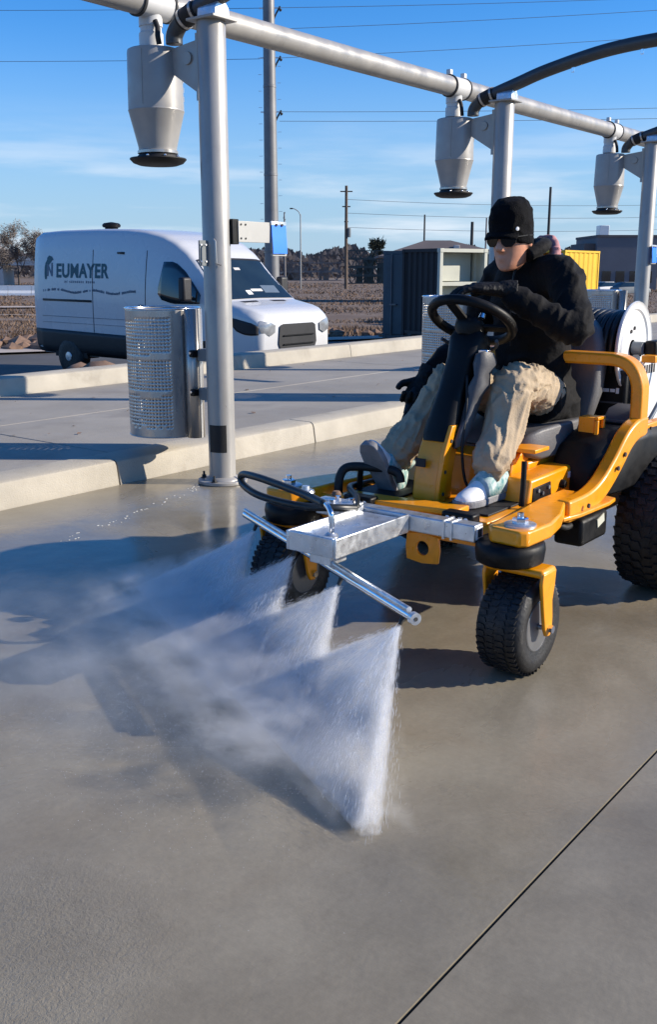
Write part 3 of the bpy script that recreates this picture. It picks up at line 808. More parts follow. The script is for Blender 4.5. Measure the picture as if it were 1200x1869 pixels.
# stacks of steel frames beyond the field
def frame_stack(label, r, d, w, hh, mt, nb, nl):
    p = at(r, d); t = thing('frame_stack', label, 'frame stack', (p.x, p.y, zt(p.x, p.y)), AZ - PI/2)
    rs = random.Random(int(r*10))
    for j in range(nl):
        z0, z1 = hh*j/nl, hh*(j+1)/nl - .12
        m = MB(); m.bar((-w/2, 0, z0+.1), (w/2, 0, z0+.1), .25, .2); m.bar((-w/2, 0, z1), (w/2, 0, z1), .25, .2)
        for k in range(nb):
            xa = -w/2 + w*k/nb; xb = xa + w/nb
            m.bar((xa, 0, z0), (xb, 0, z1), .18, .16) if k % 2 else m.bar((xa, 0, z1), (xb, 0, z0), .18, .16)
            if rs.random() < .6: m.bar((xa, 1.5, z0), (xa + rs.uniform(-.4, .4), 1.5, z1), .2, .2)
        m.build('lattice_frame', mt, t, smooth=0)
    for k in range(nb//2):
        xx = rs.uniform(-w/2, w/2 - 1.2); MB().box((xx, 2.0, 0), (xx + rs.uniform(.8, 2.2), 3.2, rs.uniform(.5, .95)*hh)).build('crate', mt, t, smooth=0)
frame_stack('long row of stacked grey steel frames beyond the brown field', -4.6, 262, 16, 4.6, 'rack_grey', 12, 2)
frame_stack('tall dark teal rack of steel frames beside the wooden pole', 7.4, 205, 7.4, 6.6, 'rack_teal', 8, 4)

# overpass rail and low things by the far road on the left
def overpass():
    p = at(-62, 185); t = thing('overpass', 'pale concrete overpass rail on piers beyond the van', 'overpass', (p.x, p.y, -1.5), AZ - PI/2)
    MB().box((-45, 0, 3.55), (11, 8, 4.35)).build('deck', 'far_light', t, smooth=0)
    MB().box((-45, -.1, 4.36), (11, .3, 5.15)).build('parapet', 'far_light', t, smooth=0)
    for k in range(8): MB().box((-44 + 7.6*k, .5, 0), (-43.2 + 7.6*k, 7, 3.54)).build('pier', 'far_light', t, smooth=0)
    for xx in (-1.6, 3.2, 8.0): MB().box((xx, .6, 5.16), (xx + 1.3, .9, 6.4)).build('road_sign', 'dark_pole', t, smooth=0)
    MB().cyl((2.3, .4, 5.1), (2.3, .4, 9.0), .12, 6).build('lamp_post', 'far_light', t)
overpass()
def barrier():
    p = at(-34.5, 112); t = thing('road_barrier', 'white concrete road barrier in the field beside the rear of the van', 'barrier', (p.x, p.y, zt(p.x, p.y)), AZ - PI/2)
    for k in range(3):
        prof = [(-.4, 0), (.4, 0), (.36, .25), (.16, .55), (.12, 1.1), (-.12, 1.1), (-.16, .55), (-.36, .25)]
        MB().loft([[(xx, y, z) for y, z in prof] for xx in (-3.6 + 2.6*k, -1.04 + 2.6*k)]).build('barrier_block', 'white_paint', t, smooth=0)
barrier()
# ------------------------------------------------------------------ vacuum posts
POST_X = [4.40, 7.91, 11.36]
POST_Y = 4.25
FY, PIPE_Z = 0.475, 2.825
def vacuum_post():
    t = thing('vacuum_post', '', 'vacuum post', (POST_X[0], POST_Y, 0.001))
    pr = .083
    MB().lathe([(pr, .02), (pr, 2.655), (pr*.97, 2.66)], n=40).build('pole', 'steel', t, smooth=50)
    bp = MB().prism([(.155*math.cos(a)*1.0, .155*math.sin(a)) for a in [2*PI*k/28 for k in range(28)]], (0, 0, .011), (1, 0, 0), (0, 1, 0), (0, 0, 1), .02).build('base_plate', 'steel', t, bevel=.003)
    MB().lathe([(.112, .021), (.110, .026), (.086, .042)], n=36).build('weld_collar', 'steel', t)
    for k in range(4):
        a = R(20 + 90*k); q = (.128*math.cos(a), .128*math.sin(a))
        m = MB(); m.lathe([(.020, .021), (.020, .024)], (*q, 0), n=16); m.lathe([(.014, .024), (.014, .040)], (*q, 0), n=6); m.lathe([(.007, .040), (.007, .062)], (*q, 0), n=10)
        m.build('anchor_bolt', 'dark_pole', bp, smooth=40)
    # black tape patch round part of the pole
    rings = [[((pr+.0015)*math.cos(a), (pr+.0015)*math.sin(a), z) for a in [R(165 + 8*k) for k in range(11)]] for z in (.20, .37)]
    MB().loft(rings, cap=False, closed=False).build('tape_patch', 'black_rubber', t, smooth=180)
    # top saddle carrying the boom
    MB().box((-.10, -.115, 2.66), (.10, .10, 2.675)).build('top_plate', 'steel', t, bevel=.003)
    MB().prism([(-.06, 0), (.06, 0), (.055, .05), (.03, .075), (-.03, .075), (-.055, .05)], (0, -.02, 2.676), (1, 0, 0), (0, 0, 1), (0, 1, 0), .14).build('saddle', 'galvanised', t, bevel=.003)
    # funnel
    c = (0, FY, 0)
    f = MB().lathe([(.02, 2.572), (.148, 2.570), (.158, 2.565), (.161, 2.55), (.165, 2.36), (.167, 2.232)], c, n=44).build('funnel', 'funnel_steel', t, smooth=30)
    MB().lathe([(.1675, 2.232), (.169, 2.226), (.1655, 2.218), (.116, 2.02), (.115, 2.004)], c, n=44).build('cone', 'funnel_steel', f, smooth=30)
    MB().lathe([(.116, 2.004), (.123, 2.000), (.123, 1.985), (.115, 1.982)], c, n=44).build('neck_band', 'stainless', f, smooth=30)
    prof = [(.112, 1.982), (.124, 1.970), (.126, 1.952), (.150, 1.945), (.170, 1.958), (.173, 1.952), (.152, 1.930), (.118, 1.918), (.02, 1.916)]
    MB().lathe(prof, c, n=44).build('brim', 'black_rubber', f, smooth=40)
    for k in range(5):
        a = R(200 + 45*k); MB().ball((.134*math.cos(a), FY + .134*math.sin(a), 1.966), .009, 8, 6).build('screw', 'chrome', f)
    MB().bar((-.152, FY - .055, 2.55), (-.158, FY - .055, 2.25), .006, .003, (0, 1, 0)).build('seam', 'steel', f)
    # decal slit marks on the funnel, seen edge on
    for k in range(3):
        a = R(-52 + 5*k); MB().obox((.168*math.cos(a), FY + .168*math.sin(a), 2.40 - .05*k), (-.006*math.sin(a), .006*math.cos(a), 0), (.0012*math.cos(a), .0012*math.sin(a), 0), (0, 0, .014)).build('decal', 'white_print', f, smooth=0)
    # bracket from pole to funnel with its round port
    poly = [(.078, 2.585), (.335, 2.555), (.335, 2.43), (.078, 2.275)]
    b = MB().prism(poly, (0, 0, 0), (0, 1, 0), (0, 0, 1), (1, 0, 0), .012).build('bracket', 'funnel_steel', t, bevel=.002)
    MB().lathe([(.022, -.012), (.034, -.012), (.036, -.004), (.036, 0)], (-.006, .185, 2.49), (1, 0, 0), 24).build('port_ring', 'steel', b)
    MB().cyl((-.016, .185, 2.49), (-.007, .185, 2.49), .018, 16).build('port_plug', 'black_plastic', b)
    for zz in (2.55, 2.33): MB().cyl((-.014, .095, zz), (.0, .095, zz), .007, 8).build('bolt', 'chrome', b)
    MB().box((-.030, .070, 2.25), (-.024, .100, 2.61)).build('weld_strip', 'steel', t)
    # riser from the funnel to the overhead pipe and the hose elbow beside it
    MB().lathe([(.072, 2.588), (.072, 2.66), (.064, 2.67), (.062, 2.745)], (0, FY + .02, 0), n=28).build('riser', 'white_pipe', t, smooth=35)
    m = MB(); m.tube(smooth_path([(-.04, FY - .09, 2.585), (-.05, FY - .09, 2.63), (-.03, FY - .07, 2.68), (-.03, FY-.05, 2.72)], 4), .016, 10); m.build('valve_cord', 'black_rubber', t)
    bpts = smooth_path([(0, .30, 2.58), (0, .295, 2.63), (0, .245, 2.685), (0, .15, 2.725), (0, .0, 2.765)], 6)
    MB().tube(bpts[:14], .050, 20).build('hose_elbow', 'boom_grey', t, smooth=60)
    i0 = 12
    MB().tube([bpts[13], bpts[15], bpts[18], bpts[20]], .057, 20).build('hose_cuff', 'black_rubber', t, smooth=60)
    for j in (14, 19): 
        MB().tube([bpts[j], bpts[j] + (bpts[j+1]-bpts[j]).normalized()*.018], .060, 20).build('hose_clamp', 'stainless', t, smooth=60)
    arch = smooth_path([bpts[20], (0, -.12, 2.80), (0, -.38, 2.87), (0, -.84, 2.955), (0, -1.27, 2.985), (0, -1.75, 2.98), (0, -2.25, 2.93)], 8)
    bo = MB().tube(arch, .050, 22).build('boom', 'boom_grey', t, smooth=60)
    for j in (20, 30): 
        q = arch[j]; MB().box((q.x-.008, q.y-.012, q.z-.085), (q.x+.008, q.y+.012, q.z-.046)).build('hose_hanger', 'chrome', bo, bevel=.002)
    return t
def sign_bracket(t, x0, x1, fx0, fx1, zz=1.52, side=True):
    y0 = -.097
    if x1 > x0:
        p_ = MB().box((x0, y0 - .004, zz - .062), (x1, y0 + .002, zz + .060)).build('name_plate', 'plate_cream', t, bevel=.002)
        for xx in (x0 + .022, x0 + .062):
            for z_ in (zz - .04, zz + .04): MB().cyl((xx, y0 - .008, z_), (xx, y0 - .003, z_), .006, 8).build('bolt', 'dark_pole', p_)
        MB().box((x0 - .045, y0 + .003, zz - .075), (x0 + .012, y0 + .05, zz + .07)).build('clamp_block', 'black_plastic', t, bevel=.004)
    h = MB().box((fx0 - .003, y0 - .014, zz + .045), (fx1 + .003, y0 - .004, zz + .068)).build('flap_holder', 'galvanised', t, bevel=.002)
    for k in (.3, .7): MB().cyl((fx0 + (fx1-fx0)*k, y0 - .022, zz + .046), (fx0 + (fx1-fx0)*k, y0 - .013, zz + .046), .008, 8).build('snap', 'dark_pole', h)
    prof = [(-.006, .046), (-.010, -.02), (-.016, -.09), (-.017, -.125), (-.021, -.125), (-.020, -.09), (-.014, -.02), (-.010, .046)]
    MB().loft([[(xx, y0 - .004 + yy, zz + z_) for yy, z_ in prof] for xx in (fx0, fx1)]).build('blue_flap', 'blue_flap', t, smooth=50)
    MB().box((fx0 + .01, y0 - .012, zz - .140), (fx1 + .01, y0 + .004, zz - .126)).build('flap_lip', 'plate_cream', t, bevel=.002)
    if side:
        p_ = MB().box((-.150, -.006, zz - .20), (-.080, .004, zz - .055)).build('side_plate', 'container_grey', t, bevel=.002)
        for z_ in (zz - .175, zz - .08):
            for xx in (-.138, -.10): MB().cyl((xx, -.012, z_), (xx, -.005, z_), .006, 8).build('bolt', 'white_print', p_)
        MB().tube([(-.085, -.06, zz - .05), (-.088, -.075, zz - .06), (-.088, -.078, zz - .185), (-.06, -.09, zz - .195)], .006, 8).build('hook', 'stainless', t)
        MB().box((.086, .02, zz - .20), (.098, .05, zz - .07)).build('clamp_plate', 'black_plastic', t)

posts = [vacuum_post()]
for xx in POST_X[1:]:
    c = copy_tree(posts[0]); c.location = (xx, POST_Y, 0.001); posts.append(c)
sign_bracket(posts[0], .085, .385, .375, .51)
sign_bracket(posts[1], 0, 0, -.17, -.03, 1.50, False)
sign_bracket(posts[2], .10, .48, -.06, .08, 1.50, False)
for o, l in zip(posts, ['nearest silver vacuum post with funnel, in front of the white van', 'silver vacuum post directly behind the driver, second in the row', 'farthest silver vacuum post with funnel, behind the hose reel']):
    o['label'] = l; o['group'] = 'vacuum posts along the kerb'

# overhead pipe through all the funnel tees
pipe = thing('overhead_pipe', 'long pale vacuum pipe running overhead along the row of posts', 'pipe', (0, POST_Y + FY, PIPE_Z))
cuts = [-3.0] + [x for xp in POST_X for x in (xp - .11, xp + .11)] + [22.0]
for i in range(0, len(cuts), 2):
    MB().tube([(cuts[i], 0, 0), (cuts[i+1], 0, 0)], .080, 32).build('pipe_length', 'steel', pipe, smooth=50)
for xp in POST_X + [14.81]:
    if xp < 14:
        te = MB().tube([(xp - .112, 0, 0), (xp + .112, 0, 0)], .085, 32).build('tee', 'white_pipe', pipe, smooth=50)
        MB().lathe([(.070, -.125), (.070, -.075), (.076, -.06), (.078, -.01)], (xp, .02, 0), n=24).build('tee_neck', 'white_pipe', te)
        for s_ in (-1, 1):
            cl = MB().lathe([(.086, -.010), (.091, -.008), (.091, .008), (.086, .010)], (xp + s_*.118, 0, 0), (1, 0, 0), 32).build('pipe_clamp', 'dark_pole', pipe)
            MB().box((xp + s_*.118 - .022, -.020, .089), (xp + s_*.118 + .022, .020, .130)).build('clamp_lug', 'white_pipe', cl, bevel=.004)

# ------------------------------------------------------------------ perforated bins hung on the posts
def bin_():
    t = thing('trash_can', '', 'trash can', (POST_X[0], POST_Y + .490, .265))
    rr, Hc, nth, nz = .236, .80, 136, 74
    rs = random.Random(3)
    bands = [(5, 25), (28, 46), (49, 65)]
    def hole(i, j):
        if i % 2 or j % 2: return False
        a = (i / nth * 360) % 360
        if 235 < a < 300: return False                     # plain strip at the hinge side
        jj = nz - 1 - j
        for k, (b0, b1) in enumerate(bands):
            e = int(1.8 * math.sin(i * .13 + k * 2.1))
            if b0 + max(0, e) <= jj <= b1 + min(0, e): return True
        return jj in (67, 68) and rs.random() < .55
    vs = [(rr*math.cos(2*PI*(i - (.16 if i % 2 else 0))/nth), rr*math.sin(2*PI*(i - (.16 if i % 2 else 0))/nth), Hc*(j - (.16 if j % 2 else 0))/nz) for j in range(nz+1) for i in range(nth)]
    fs = [(j*nth+i, j*nth+(i+1) % nth, (j+1)*nth+(i+1) % nth, (j+1)*nth+i) for j in range(nz) for i in range(nth) if not hole(i, j)]
    o = MB().add(vs, fs).build('perforated_drum', 'stainless', t, smooth=180, fix=False)
    md = o.modifiers.new('solid', 'SOLIDIFY'); md.thickness = .0022; md.offset = -1
    MB().tube([((rr+.001)*math.cos(2*PI*k/64), (rr+.001)*math.sin(2*PI*k/64), Hc) for k in range(64)], .006, 8, closed=True).build('rim', 'chrome', t, smooth=180)
    MB().tube([((rr+.0005)*math.cos(2*PI*k/64), (rr+.0005)*math.sin(2*PI*k/64), .004) for k in range(64)], .004, 8, closed=True).build('foot_ring', 'stainless', t, smooth=180)
    MB().lathe([(.0, .012), (rr-.004, .012), (rr-.004, .018)], n=48).build('bottom', 'stainless', t)
    rings = [[(.060*math.cos(a), -.270 + .052*math.sin(a), z) for a in [R(150 + 24*k) for k in range(11)]] for z in (.0, Hc)]
    c = MB().loft(rings, cap=False, closed=False).build('hinge_column', 'stainless', t, smooth=180)
    md = c.modifiers.new('solid', 'SOLIDIFY'); md.thickness = .003
    for z in (.53, .29):
        MB().box((-.035, -.425, z - .045), (.035, -.335, z + .030)).build('bracket', 'container_grey', t, bevel=.004)
        k = MB().box((-.075, -.335, z - .02), (-.01, -.30, z + .022)).build('latch', 'black_plastic', t, bevel=.005)
        MB().cyl((-.085, -.318, z + .006), (-.07, -.318, z + .006), .008, 10).build('latch_pin', 'chrome', k)
    MB().box((-.009, -.325, .0), (.009, -.24, Hc)).build('back_strip', 'stainless', t, bevel=.002)
    return t
cans = [bin_()]
for xx in POST_X[1:]:
    c = copy_tree(cans[0]); c.location = (xx, POST_Y + .490, .265); cans.append(c)
for o, l in zip(cans, ['nearest perforated steel trash can, hung on the post in front of the van', 'perforated steel trash can half hidden behind the steering wheel', 'perforated steel trash can below the yellow container, behind the hose reel']):
    o['label'] = l; o['group'] = 'perforated trash cans on the posts'
# ------------------------------------------------------------------ delivery van (local x forward, y left, z up)
VAN_Y0 = 13.22
van = thing('delivery_van', 'white delivery van with NEUMAYER lettering parked behind the kerb', 'van', (12.58, VAN_Y0, zt(12.58, 13) + .04), -PI/2)
van.rotation_euler = (0, R(0.4), -PI/2)
ST = [  # a, bottom, half width at the belt, belt z, roof z, half width at the roof
    (-2.80, .50, .93, 1.30, 2.42, .78), (-2.76, .40, .98, 1.30, 2.52, .83), (-2.60, .38, 1.01, 1.30, 2.575, .86), (-2.0, .37, 1.025, 1.30, 2.60, .88),
    (-1.0, .37, 1.03, 1.30, 2.605, .88), (-.2, .37, 1.03, 1.30, 2.59, .87), (.25, .37, 1.03, 1.30, 2.555, .86), (.65, .37, 1.025, 1.32, 2.48, .84),
    (.95, .37, 1.02, 1.34, 2.37, .83), (1.20, .36, 1.015, 1.36, 2.22, .82), (1.36, .36, 1.012, 1.36, 2.08, .82), (1.60, .36, 1.01, 1.36, 1.84, .83), (1.90, .36, 1.00, 1.32, 1.56, .85), (2.05, .36, .99, 1.27, 1.44, .86),
    (2.25, .36, .99, 1.22, 1.40, .87), (2.45, .36, .975, 1.19, 1.365, .85), (2.62, .36, .945, 1.16, 1.32, .81), (2.74, .36, .90, 1.12, 1.265, .75), (2.80, .37, .85, 1.07, 1.21, .69), (2.825, .40, .80, 1.02, 1.16, .63)]
SA = np.array(ST)
def van_sec(a):
    return [float(np.interp(a, SA[:, 0], SA[:, k])) for k in range(1, 6)]
def van_half(a):
    zb, hw, zbelt, zr, tw = van_sec(a)
    pts = [(hw*.90, zb), (hw*.985, zb+.10), (hw, zb+.30), (hw, zbelt)]
    for t in (.2, .4, .6, .8):
        bb = hw + (tw + .045 - hw) * (t ** 1.7); pts.append((bb, zbelt + (zr - .13*min(1, (zr-zbelt)/.6) - zbelt) * t))
    zs = zr - .13*min(1, (zr-zbelt)/.6)
    pts += [(tw + .045, zs), (tw + .02, zs + (zr-zs)*.5), (tw - .05, zs + (zr-zs)*.86), (tw - .20, zr - .006), (tw*.4, zr), (0, zr + .004)]
    return pts
def van_side(a, z):
    h = van_half(a); zs = [p[1] for p in h[:9]]; bs = [p[0] for p in h[:9]]
    return float(np.interp(z, zs, bs))
def van_top(a, b):
    h = van_half(a)[3:]; bs = [p[0] for p in h][::-1]; zs = [p[1] for p in h][::-1]
    return float(np.interp(abs(b), bs, zs))
aa = []
for i in range(len(ST)-1):
    n_ = 3 if ST[i+1][0]-ST[i][0] > .15 else 2
    aa += [ST[i][0] + (ST[i+1][0]-ST[i][0])*k/n_ for k in range(n_)]
aa.append(ST[-1][0])
rings = []
for a in aa:
    h = van_half(a); rings.append([(a, -b, z) for b, z in h] + [(a, b, z) for b, z in h[::-1][1:]])
body = MB().loft(rings).build('body', 'van_white', van, smooth=38)
def side_patch(name, material, poly_az, off, sgn=-1, parent=None, sub=10):
    """panel lying on the van's side: between lower and upper outlines given as (a, zlow, zhigh)"""
    A = [p[0] for p in poly_az]; lo = [p[1] for p in poly_az]; hi = [p[2] for p in poly_az]
    cols = np.linspace(A[0], A[-1], sub + 1); vs = []; nr = 6
    for a in cols:
        l_, h_ = np.interp(a, A, lo), np.interp(a, A, hi)
        for k in range(nr + 1):
            z = l_ + (h_ - l_)*k/nr; vs.append((a, sgn*(van_side(a, z) + off), z))
    fs = [(i*(nr+1)+k, (i+1)*(nr+1)+k, (i+1)*(nr+1)+k+1, i*(nr+1)+k+1) for i in range(sub) for k in range(nr)]
    o = MB().add(vs, fs).build(name, material, parent or van, smooth=180)
    md = o.modifiers.new('solid', 'SOLIDIFY'); md.thickness = .012; md.offset = 0
    return o
for sg in (-1, 1):
    side_patch('cladding', 'cladding', [(-2.74, .40, .83), (-1.9, .385, .82), (1.15, .385, .78), (1.2, .385, .78)], .012, sg, sub=16)
    side_patch('cab_window', 'glass_dark', [(.66, 1.52, 1.62), (.72, 1.43, 2.04), (1.0, 1.37, 2.04), (1.22, 1.37, 1.90), (1.62, 1.38, 1.52)], .006, sg)
    side_patch('door_gap', 'cladding', [(.345, .76, 2.22), (.353, .76, 2.22)], .001, sg, sub=1)
    side_patch('door_gap', 'cladding', [(-1.02, .76, 2.24), (-1.013, .76, 2.24)], .001, sg, sub=1)
    side_patch('door_track', 'cladding', [(-2.46, 1.335, 1.375), (-1.05, 1.335, 1.375)], .004, sg, sub=2)
    for a in (-1.76, 1.74):
        arch = MB(); rr = .47
        pts = [(a + rr*math.cos(R(180*k/14)), .33 + rr*math.sin(R(180*k/14))) for k in range(15)]
        vs = [(x_, sg*(van_side(x_, max(z_, .42)) + .016), z_) for x_, z_ in pts] + [(x_, sg*(van_side(a, .7) - .30), z_) for x_, z_ in pts]
        arch.add(vs, [tuple(range(15))] + [(i, i+1, 16+i, 15+i) for i in range(14)]).build('wheel_arch', 'cladding', van, smooth=0)
        wh = MB().lathe([(.20, -.13), (.30, -.125), (.335, -.10), (.348, -.05), (.348, .05), (.335, .10), (.30, .125), (.20, .13)], (a, sg*.915, .348), (0, 1, 0), 36).build('wheel', 'tyre', van, smooth=40)
        MB().lathe([(.03, .145), (.08, .14), (.10, .10), (.17, .10), (.20, .125), (.205, .12)], (a, sg*.915, .348), (0, sg, 0), 28).build('rim', 'galvanised', wh, smooth=40)
# windscreen, with reflections painted on it as flat patches
def top_patch(name, material, a0, a1, b0, b1, off, parent, na=10, nb=14):
    vs = []
    for i in range(na+1):
        a = a0 + (a1-a0)*i/na
        for k in range(nb+1):
            t = k/nb; b = (b0[0] + (b0[1]-b0[0])*i/na)*(1-t) + (b1[0] + (b1[1]-b1[0])*i/na)*t
            vs.append((a, b, van_top(a, b) + off))
    fs = [(i*(nb+1)+k, (i+1)*(nb+1)+k, (i+1)*(nb+1)+k+1, i*(nb+1)+k+1) for i in range(na) for k in range(nb)]
    return MB().add(vs, fs).build(name, material, parent, smooth=180)
ws = top_patch('windscreen', 'glass_dark', 1.36, 2.03, (-.79, -.85), (.79, .85), .008, van)
top_patch('windscreen_shade', 'cladding', 1.345, 1.375, (-.79, -.79), (.79, .79), .011, ws, 2)
for (a0, a1, b0, b1, m_) in [(1.88, 1.96, -.20, -.08, 'reflection_pale'), (1.80, 1.93, .25, .62, 'grey_print'), (1.86, 1.90, -.05, .22, 'reflection_pale'), (1.50, 1.54, -.08, .06, 'far_light')]:
    top_patch('glass_reflection', m_, a0, a1, (b0, b0), (b1, b1), .0095, ws, 1, 3)['label'] = 'pale reflections painted on the windscreen'  # coloured patches over the glass imitate its reflections
top_patch('wiper', 'cladding', 1.97, 2.0, (-.75, -.05), (-.70, 0.0), .02, ws, 2, 2)
for b0, b1 in ((-.60, -.20), (.12, .50)):
    top_patch('hood_vent', 'cladding', 2.12, 2.20, (b0, b0 + .05), (b1, b1 - .02), .006, van, 2, 4)
# nose
def nose(name, material, poly, off, parent=None, th=.02):
    """panel on the nose, poly in (y, z); projected onto the body's front"""
    def ax(b, z):
        lo, hi = 2.0, 2.83
        for _ in range(26):
            mid = (lo+hi)/2; zb, hw, zbe, zr, tw = van_sec(mid)
            inside = z < van_top(mid, b) - 1e-4 and abs(b) < van_side(mid, min(z, zbe))
            lo, hi = (mid, hi) if inside else (lo, mid)
        return lo
    m = len(poly); cx_ = sum(p[0] for p in poly)/m; cz_ = sum(p[1] for p in poly)/m
    vs = []; nr = 5
    for j in range(1, nr+1):
        for (y, z) in poly:
            yy, zz = cx_ + (y-cx_)*j/nr, cz_ + (z-cz_)*j/nr; vs.append((ax(yy, zz) + off, yy, zz))
    fs = [tuple(range(m))] + [(j*m+k, j*m+(k+1) % m, (j+1)*m+(k+1) % m, (j+1)*m+k) for j in range(nr-1) for k in range(m)]
    return MB().add(vs, fs).build(name, material, parent or van, smooth=180), ax
g, ax = nose('grille', 'cladding', [(-.45, 1.05), (-.38, 1.085), (.38, 1.085), (.45, 1.05), (.48, .78), (.38, .56), (-.38, .56), (-.48, .78)], .018)
for zz in (.66, .76, .90, 1.0):
    MB().tube([(ax(y, zz) + .034, y, zz) for y in np.linspace(-.38, .38, 9)], .012, 6).build('grille_bar', 'black_plastic', g)
MB().lathe([(.0, .012), (.055, .010), (.06, 0)], (0, 0, 0), (1, 0, 0), 24).build('badge', 'chrome', g)
bd = g.children[-1]; bd.location = (ax(0, .84) + .045, 0, .84); bd.scale = (1, 1.5, .75)
nose('lower_bumper', 'cladding', [(-.66, .50), (.66, .50), (.60, .40), (-.60, .40)], .02)
for sg in (-1, 1):
    vs = []; 
    lamp = [(2.28, .98, 1.14), (2.40, .84, 1.13), (2.52, .78, 1.09), (2.64, .77, 1.02), (2.70, .80, .97)]
    side_patch('lamp_housing', 'cladding', [(2.24, 1.12, 1.19), (2.40, .98, 1.17), (2.54, .93, 1.14), (2.68, .92, 1.11), (2.77, .93, 1.06)], .008, sg)
    lm, _ = nose('headlight', 'lamp_lens', [(sg*.56, 1.07), (sg*.68, 1.12), (sg*.86, 1.15), (sg*.89, 1.08), (sg*.86, .96), (sg*.68, .91), (sg*.57, .96)], .016)
    nose('fog_lamp', 'cladding', [(sg*.60, .62), (sg*.74, .64), (sg*.74, .56), (sg*.60, .56)], .018)
    # door mirror
    mr = MB().box((1.42, sg*1.10, 1.42), (1.56, sg*1.30, 1.80)).build('mirror', 'cladding', van, bevel=.04, seg=3)
    MB().bar((1.48, sg*1.00, 1.45), (1.48, sg*1.14, 1.50), .05, .05).build('mirror_arm', 'cladding', mr)
# roof ventilator, tail lamp and side marker
vt = MB().lathe([(.12, 0), (.12, .05), (.16, .06), (.17, .10), (.14, .13), (.02, .15)], (-1.52, -.1, van_top(-1.5, -.1) - .01), n=24).build('roof_vent', 'black_plastic', van)
for sg in (-1, 1): MB().box((-2.815, sg*.87 - .05, 1.0), (-2.755, sg*.87 + .05, 1.75)).build('tail_light', 'glass_dark', van, bevel=.015)
side_patch('side_marker', 'cladding', [(-.38, 2.17, 2.20), (-.20, 2.16, 2.20)], .006, -1, sub=2)
for zc_, z1_ in ((1.06, 1.068), (.95, .956)): side_patch('body_crease', 'grey_print', [(-2.5, zc_, z1_), (.3, zc_, z1_)], .0005, -1, sub=6)
side_patch('fuel_door', 'van_white', [(.12, 1.05, 1.22), (.27, 1.05, 1.22)], .006, -1, sub=2)
side_patch('door_handle', 'cladding', [(.20, 1.28, 1.33), (.32, 1.28, 1.33)], .02, -1, sub=2)
# lettering on the shaded side
yS = -1.0425
def lay(o, off=.004):
    """wrap flat print onto the van's side"""
    mw = Matrix.Translation(o.location) @ o.rotation_euler.to_matrix().to_4x4() @ Matrix.Diagonal((*o.scale, 1))
    for v in o.data.vertices:
        q = mw @ v.co; d = -(q.y - yS); v.co = (q.x, -(van_side(q.x, q.z) + off + max(0, d)), q.z)
    o.location = (0, 0, 0); o.rotation_euler = (0, 0, 0); o.scale = (1, 1, 1); return o
lay(txt('EUMAYER', .335, 'lettering', 'teal_print', van, (-2.05, yS, 1.765), (PI/2, 0, 0), .0008, .011, .95, 1.06))
# big initial: a tower shape under a peaked cap, the stroke of the N left white inside it
def flat(name, poly, material, off):
    o = MB().prism(poly, (0, yS, 0), (1, 0, 0), (0, 0, 1), (0, -1, 0), .0012).build(name, material, van, smooth=0)
    return lay(o, off)
flat('initial_tower', [(-2.385, 1.72), (-2.40, 1.80), (-2.40, 1.93), (-2.375, 2.01), (-2.325, 2.07), (-2.33, 2.10), (-2.27, 2.145), (-2.185, 2.125), (-2.13, 2.07), (-2.175, 2.055), (-2.20, 2.03), (-2.26, 1.985), (-2.30, 1.93), (-2.335, 1.72)], 'teal_print', .0040)
flat('initial_stroke', [(-2.325, 1.775), (-2.325, 1.99), (-2.285, 1.99), (-2.195, 1.85), (-2.195, 2.01), (-2.15, 2.02), (-2.15, 1.775), (-2.19, 1.775), (-2.28, 1.92), (-2.28, 1.775)], 'grey_print', .0055)
# two rows of small print, too small to read
def print_row(x_, x1, z0, hmin, hmax, gap, wob, seed):
    rs = random.Random(seed); m = MB(); k = 0
    while x_ < x1:
        wd = rs.uniform(.012, .03); g_ = gap if rs.random() > .16 else gap + .04; zz = z0 + wob*math.sin(k*.2)
        m.prism([(x_, zz), (x_ + wd, zz), (x_ + wd, zz + rs.uniform(hmin, hmax)), (x_, zz + hmin)], (0, yS, 0), (1, 0, 0), (0, 0, 1), (0, -1, 0), .0012); x_ += wd + g_; k += 1
    o = m.build('small_print', 'grey_print', van, smooth=0); o['kind'] = 'stuff'; return lay(o, .004)
print_row(-2.44, .10, 1.50, .035, .055, .008, .025, 4)
print_row(-1.80, -.95, 1.665, .035, .045, .030, 0, 6)
# cab inside
MB().box((1.2, -.85, 1.05), (2.0, .85, 1.12)).build('dashboard', 'dash', van)
# ------------------------------------------------------------------ ride-on mower turned into a wash rig (local x forward, y left, z up)
MOW = (4.0, 1.88, 0.002)
mow = thing('ride_on_mower', 'yellow ride-on mower with a spray bar mounted on its front', 'mower', MOW, PI)
Y_ = 'yellow_paint'
def ribbon(name, path, wd, ht, material, parent, bev=.006, up=(0, 0, 1)):
    """bent flat bar: one skin following the path"""
    P = [Vector(p) for p in path]; rings = []
    u0 = Vector(up)
    for i, p in enumerate(P):
        d = (P[min(i+1, len(P)-1)] - P[max(i-1, 0)]).normalized(); s_ = u0.cross(d)
        s_ = s_.normalized() if s_.length > 1e-4 else Vector((0, 1, 0))
        n_ = d.cross(s_).normalized()
        rings.append([p + s_*wd/2*i_ + n_*ht/2*j_ for i_, j_ in ((-1,-1),(1,-1),(1,1),(-1,1))])
    return MB().loft(rings).build(name, material, parent, bevel=bev, smooth=35)
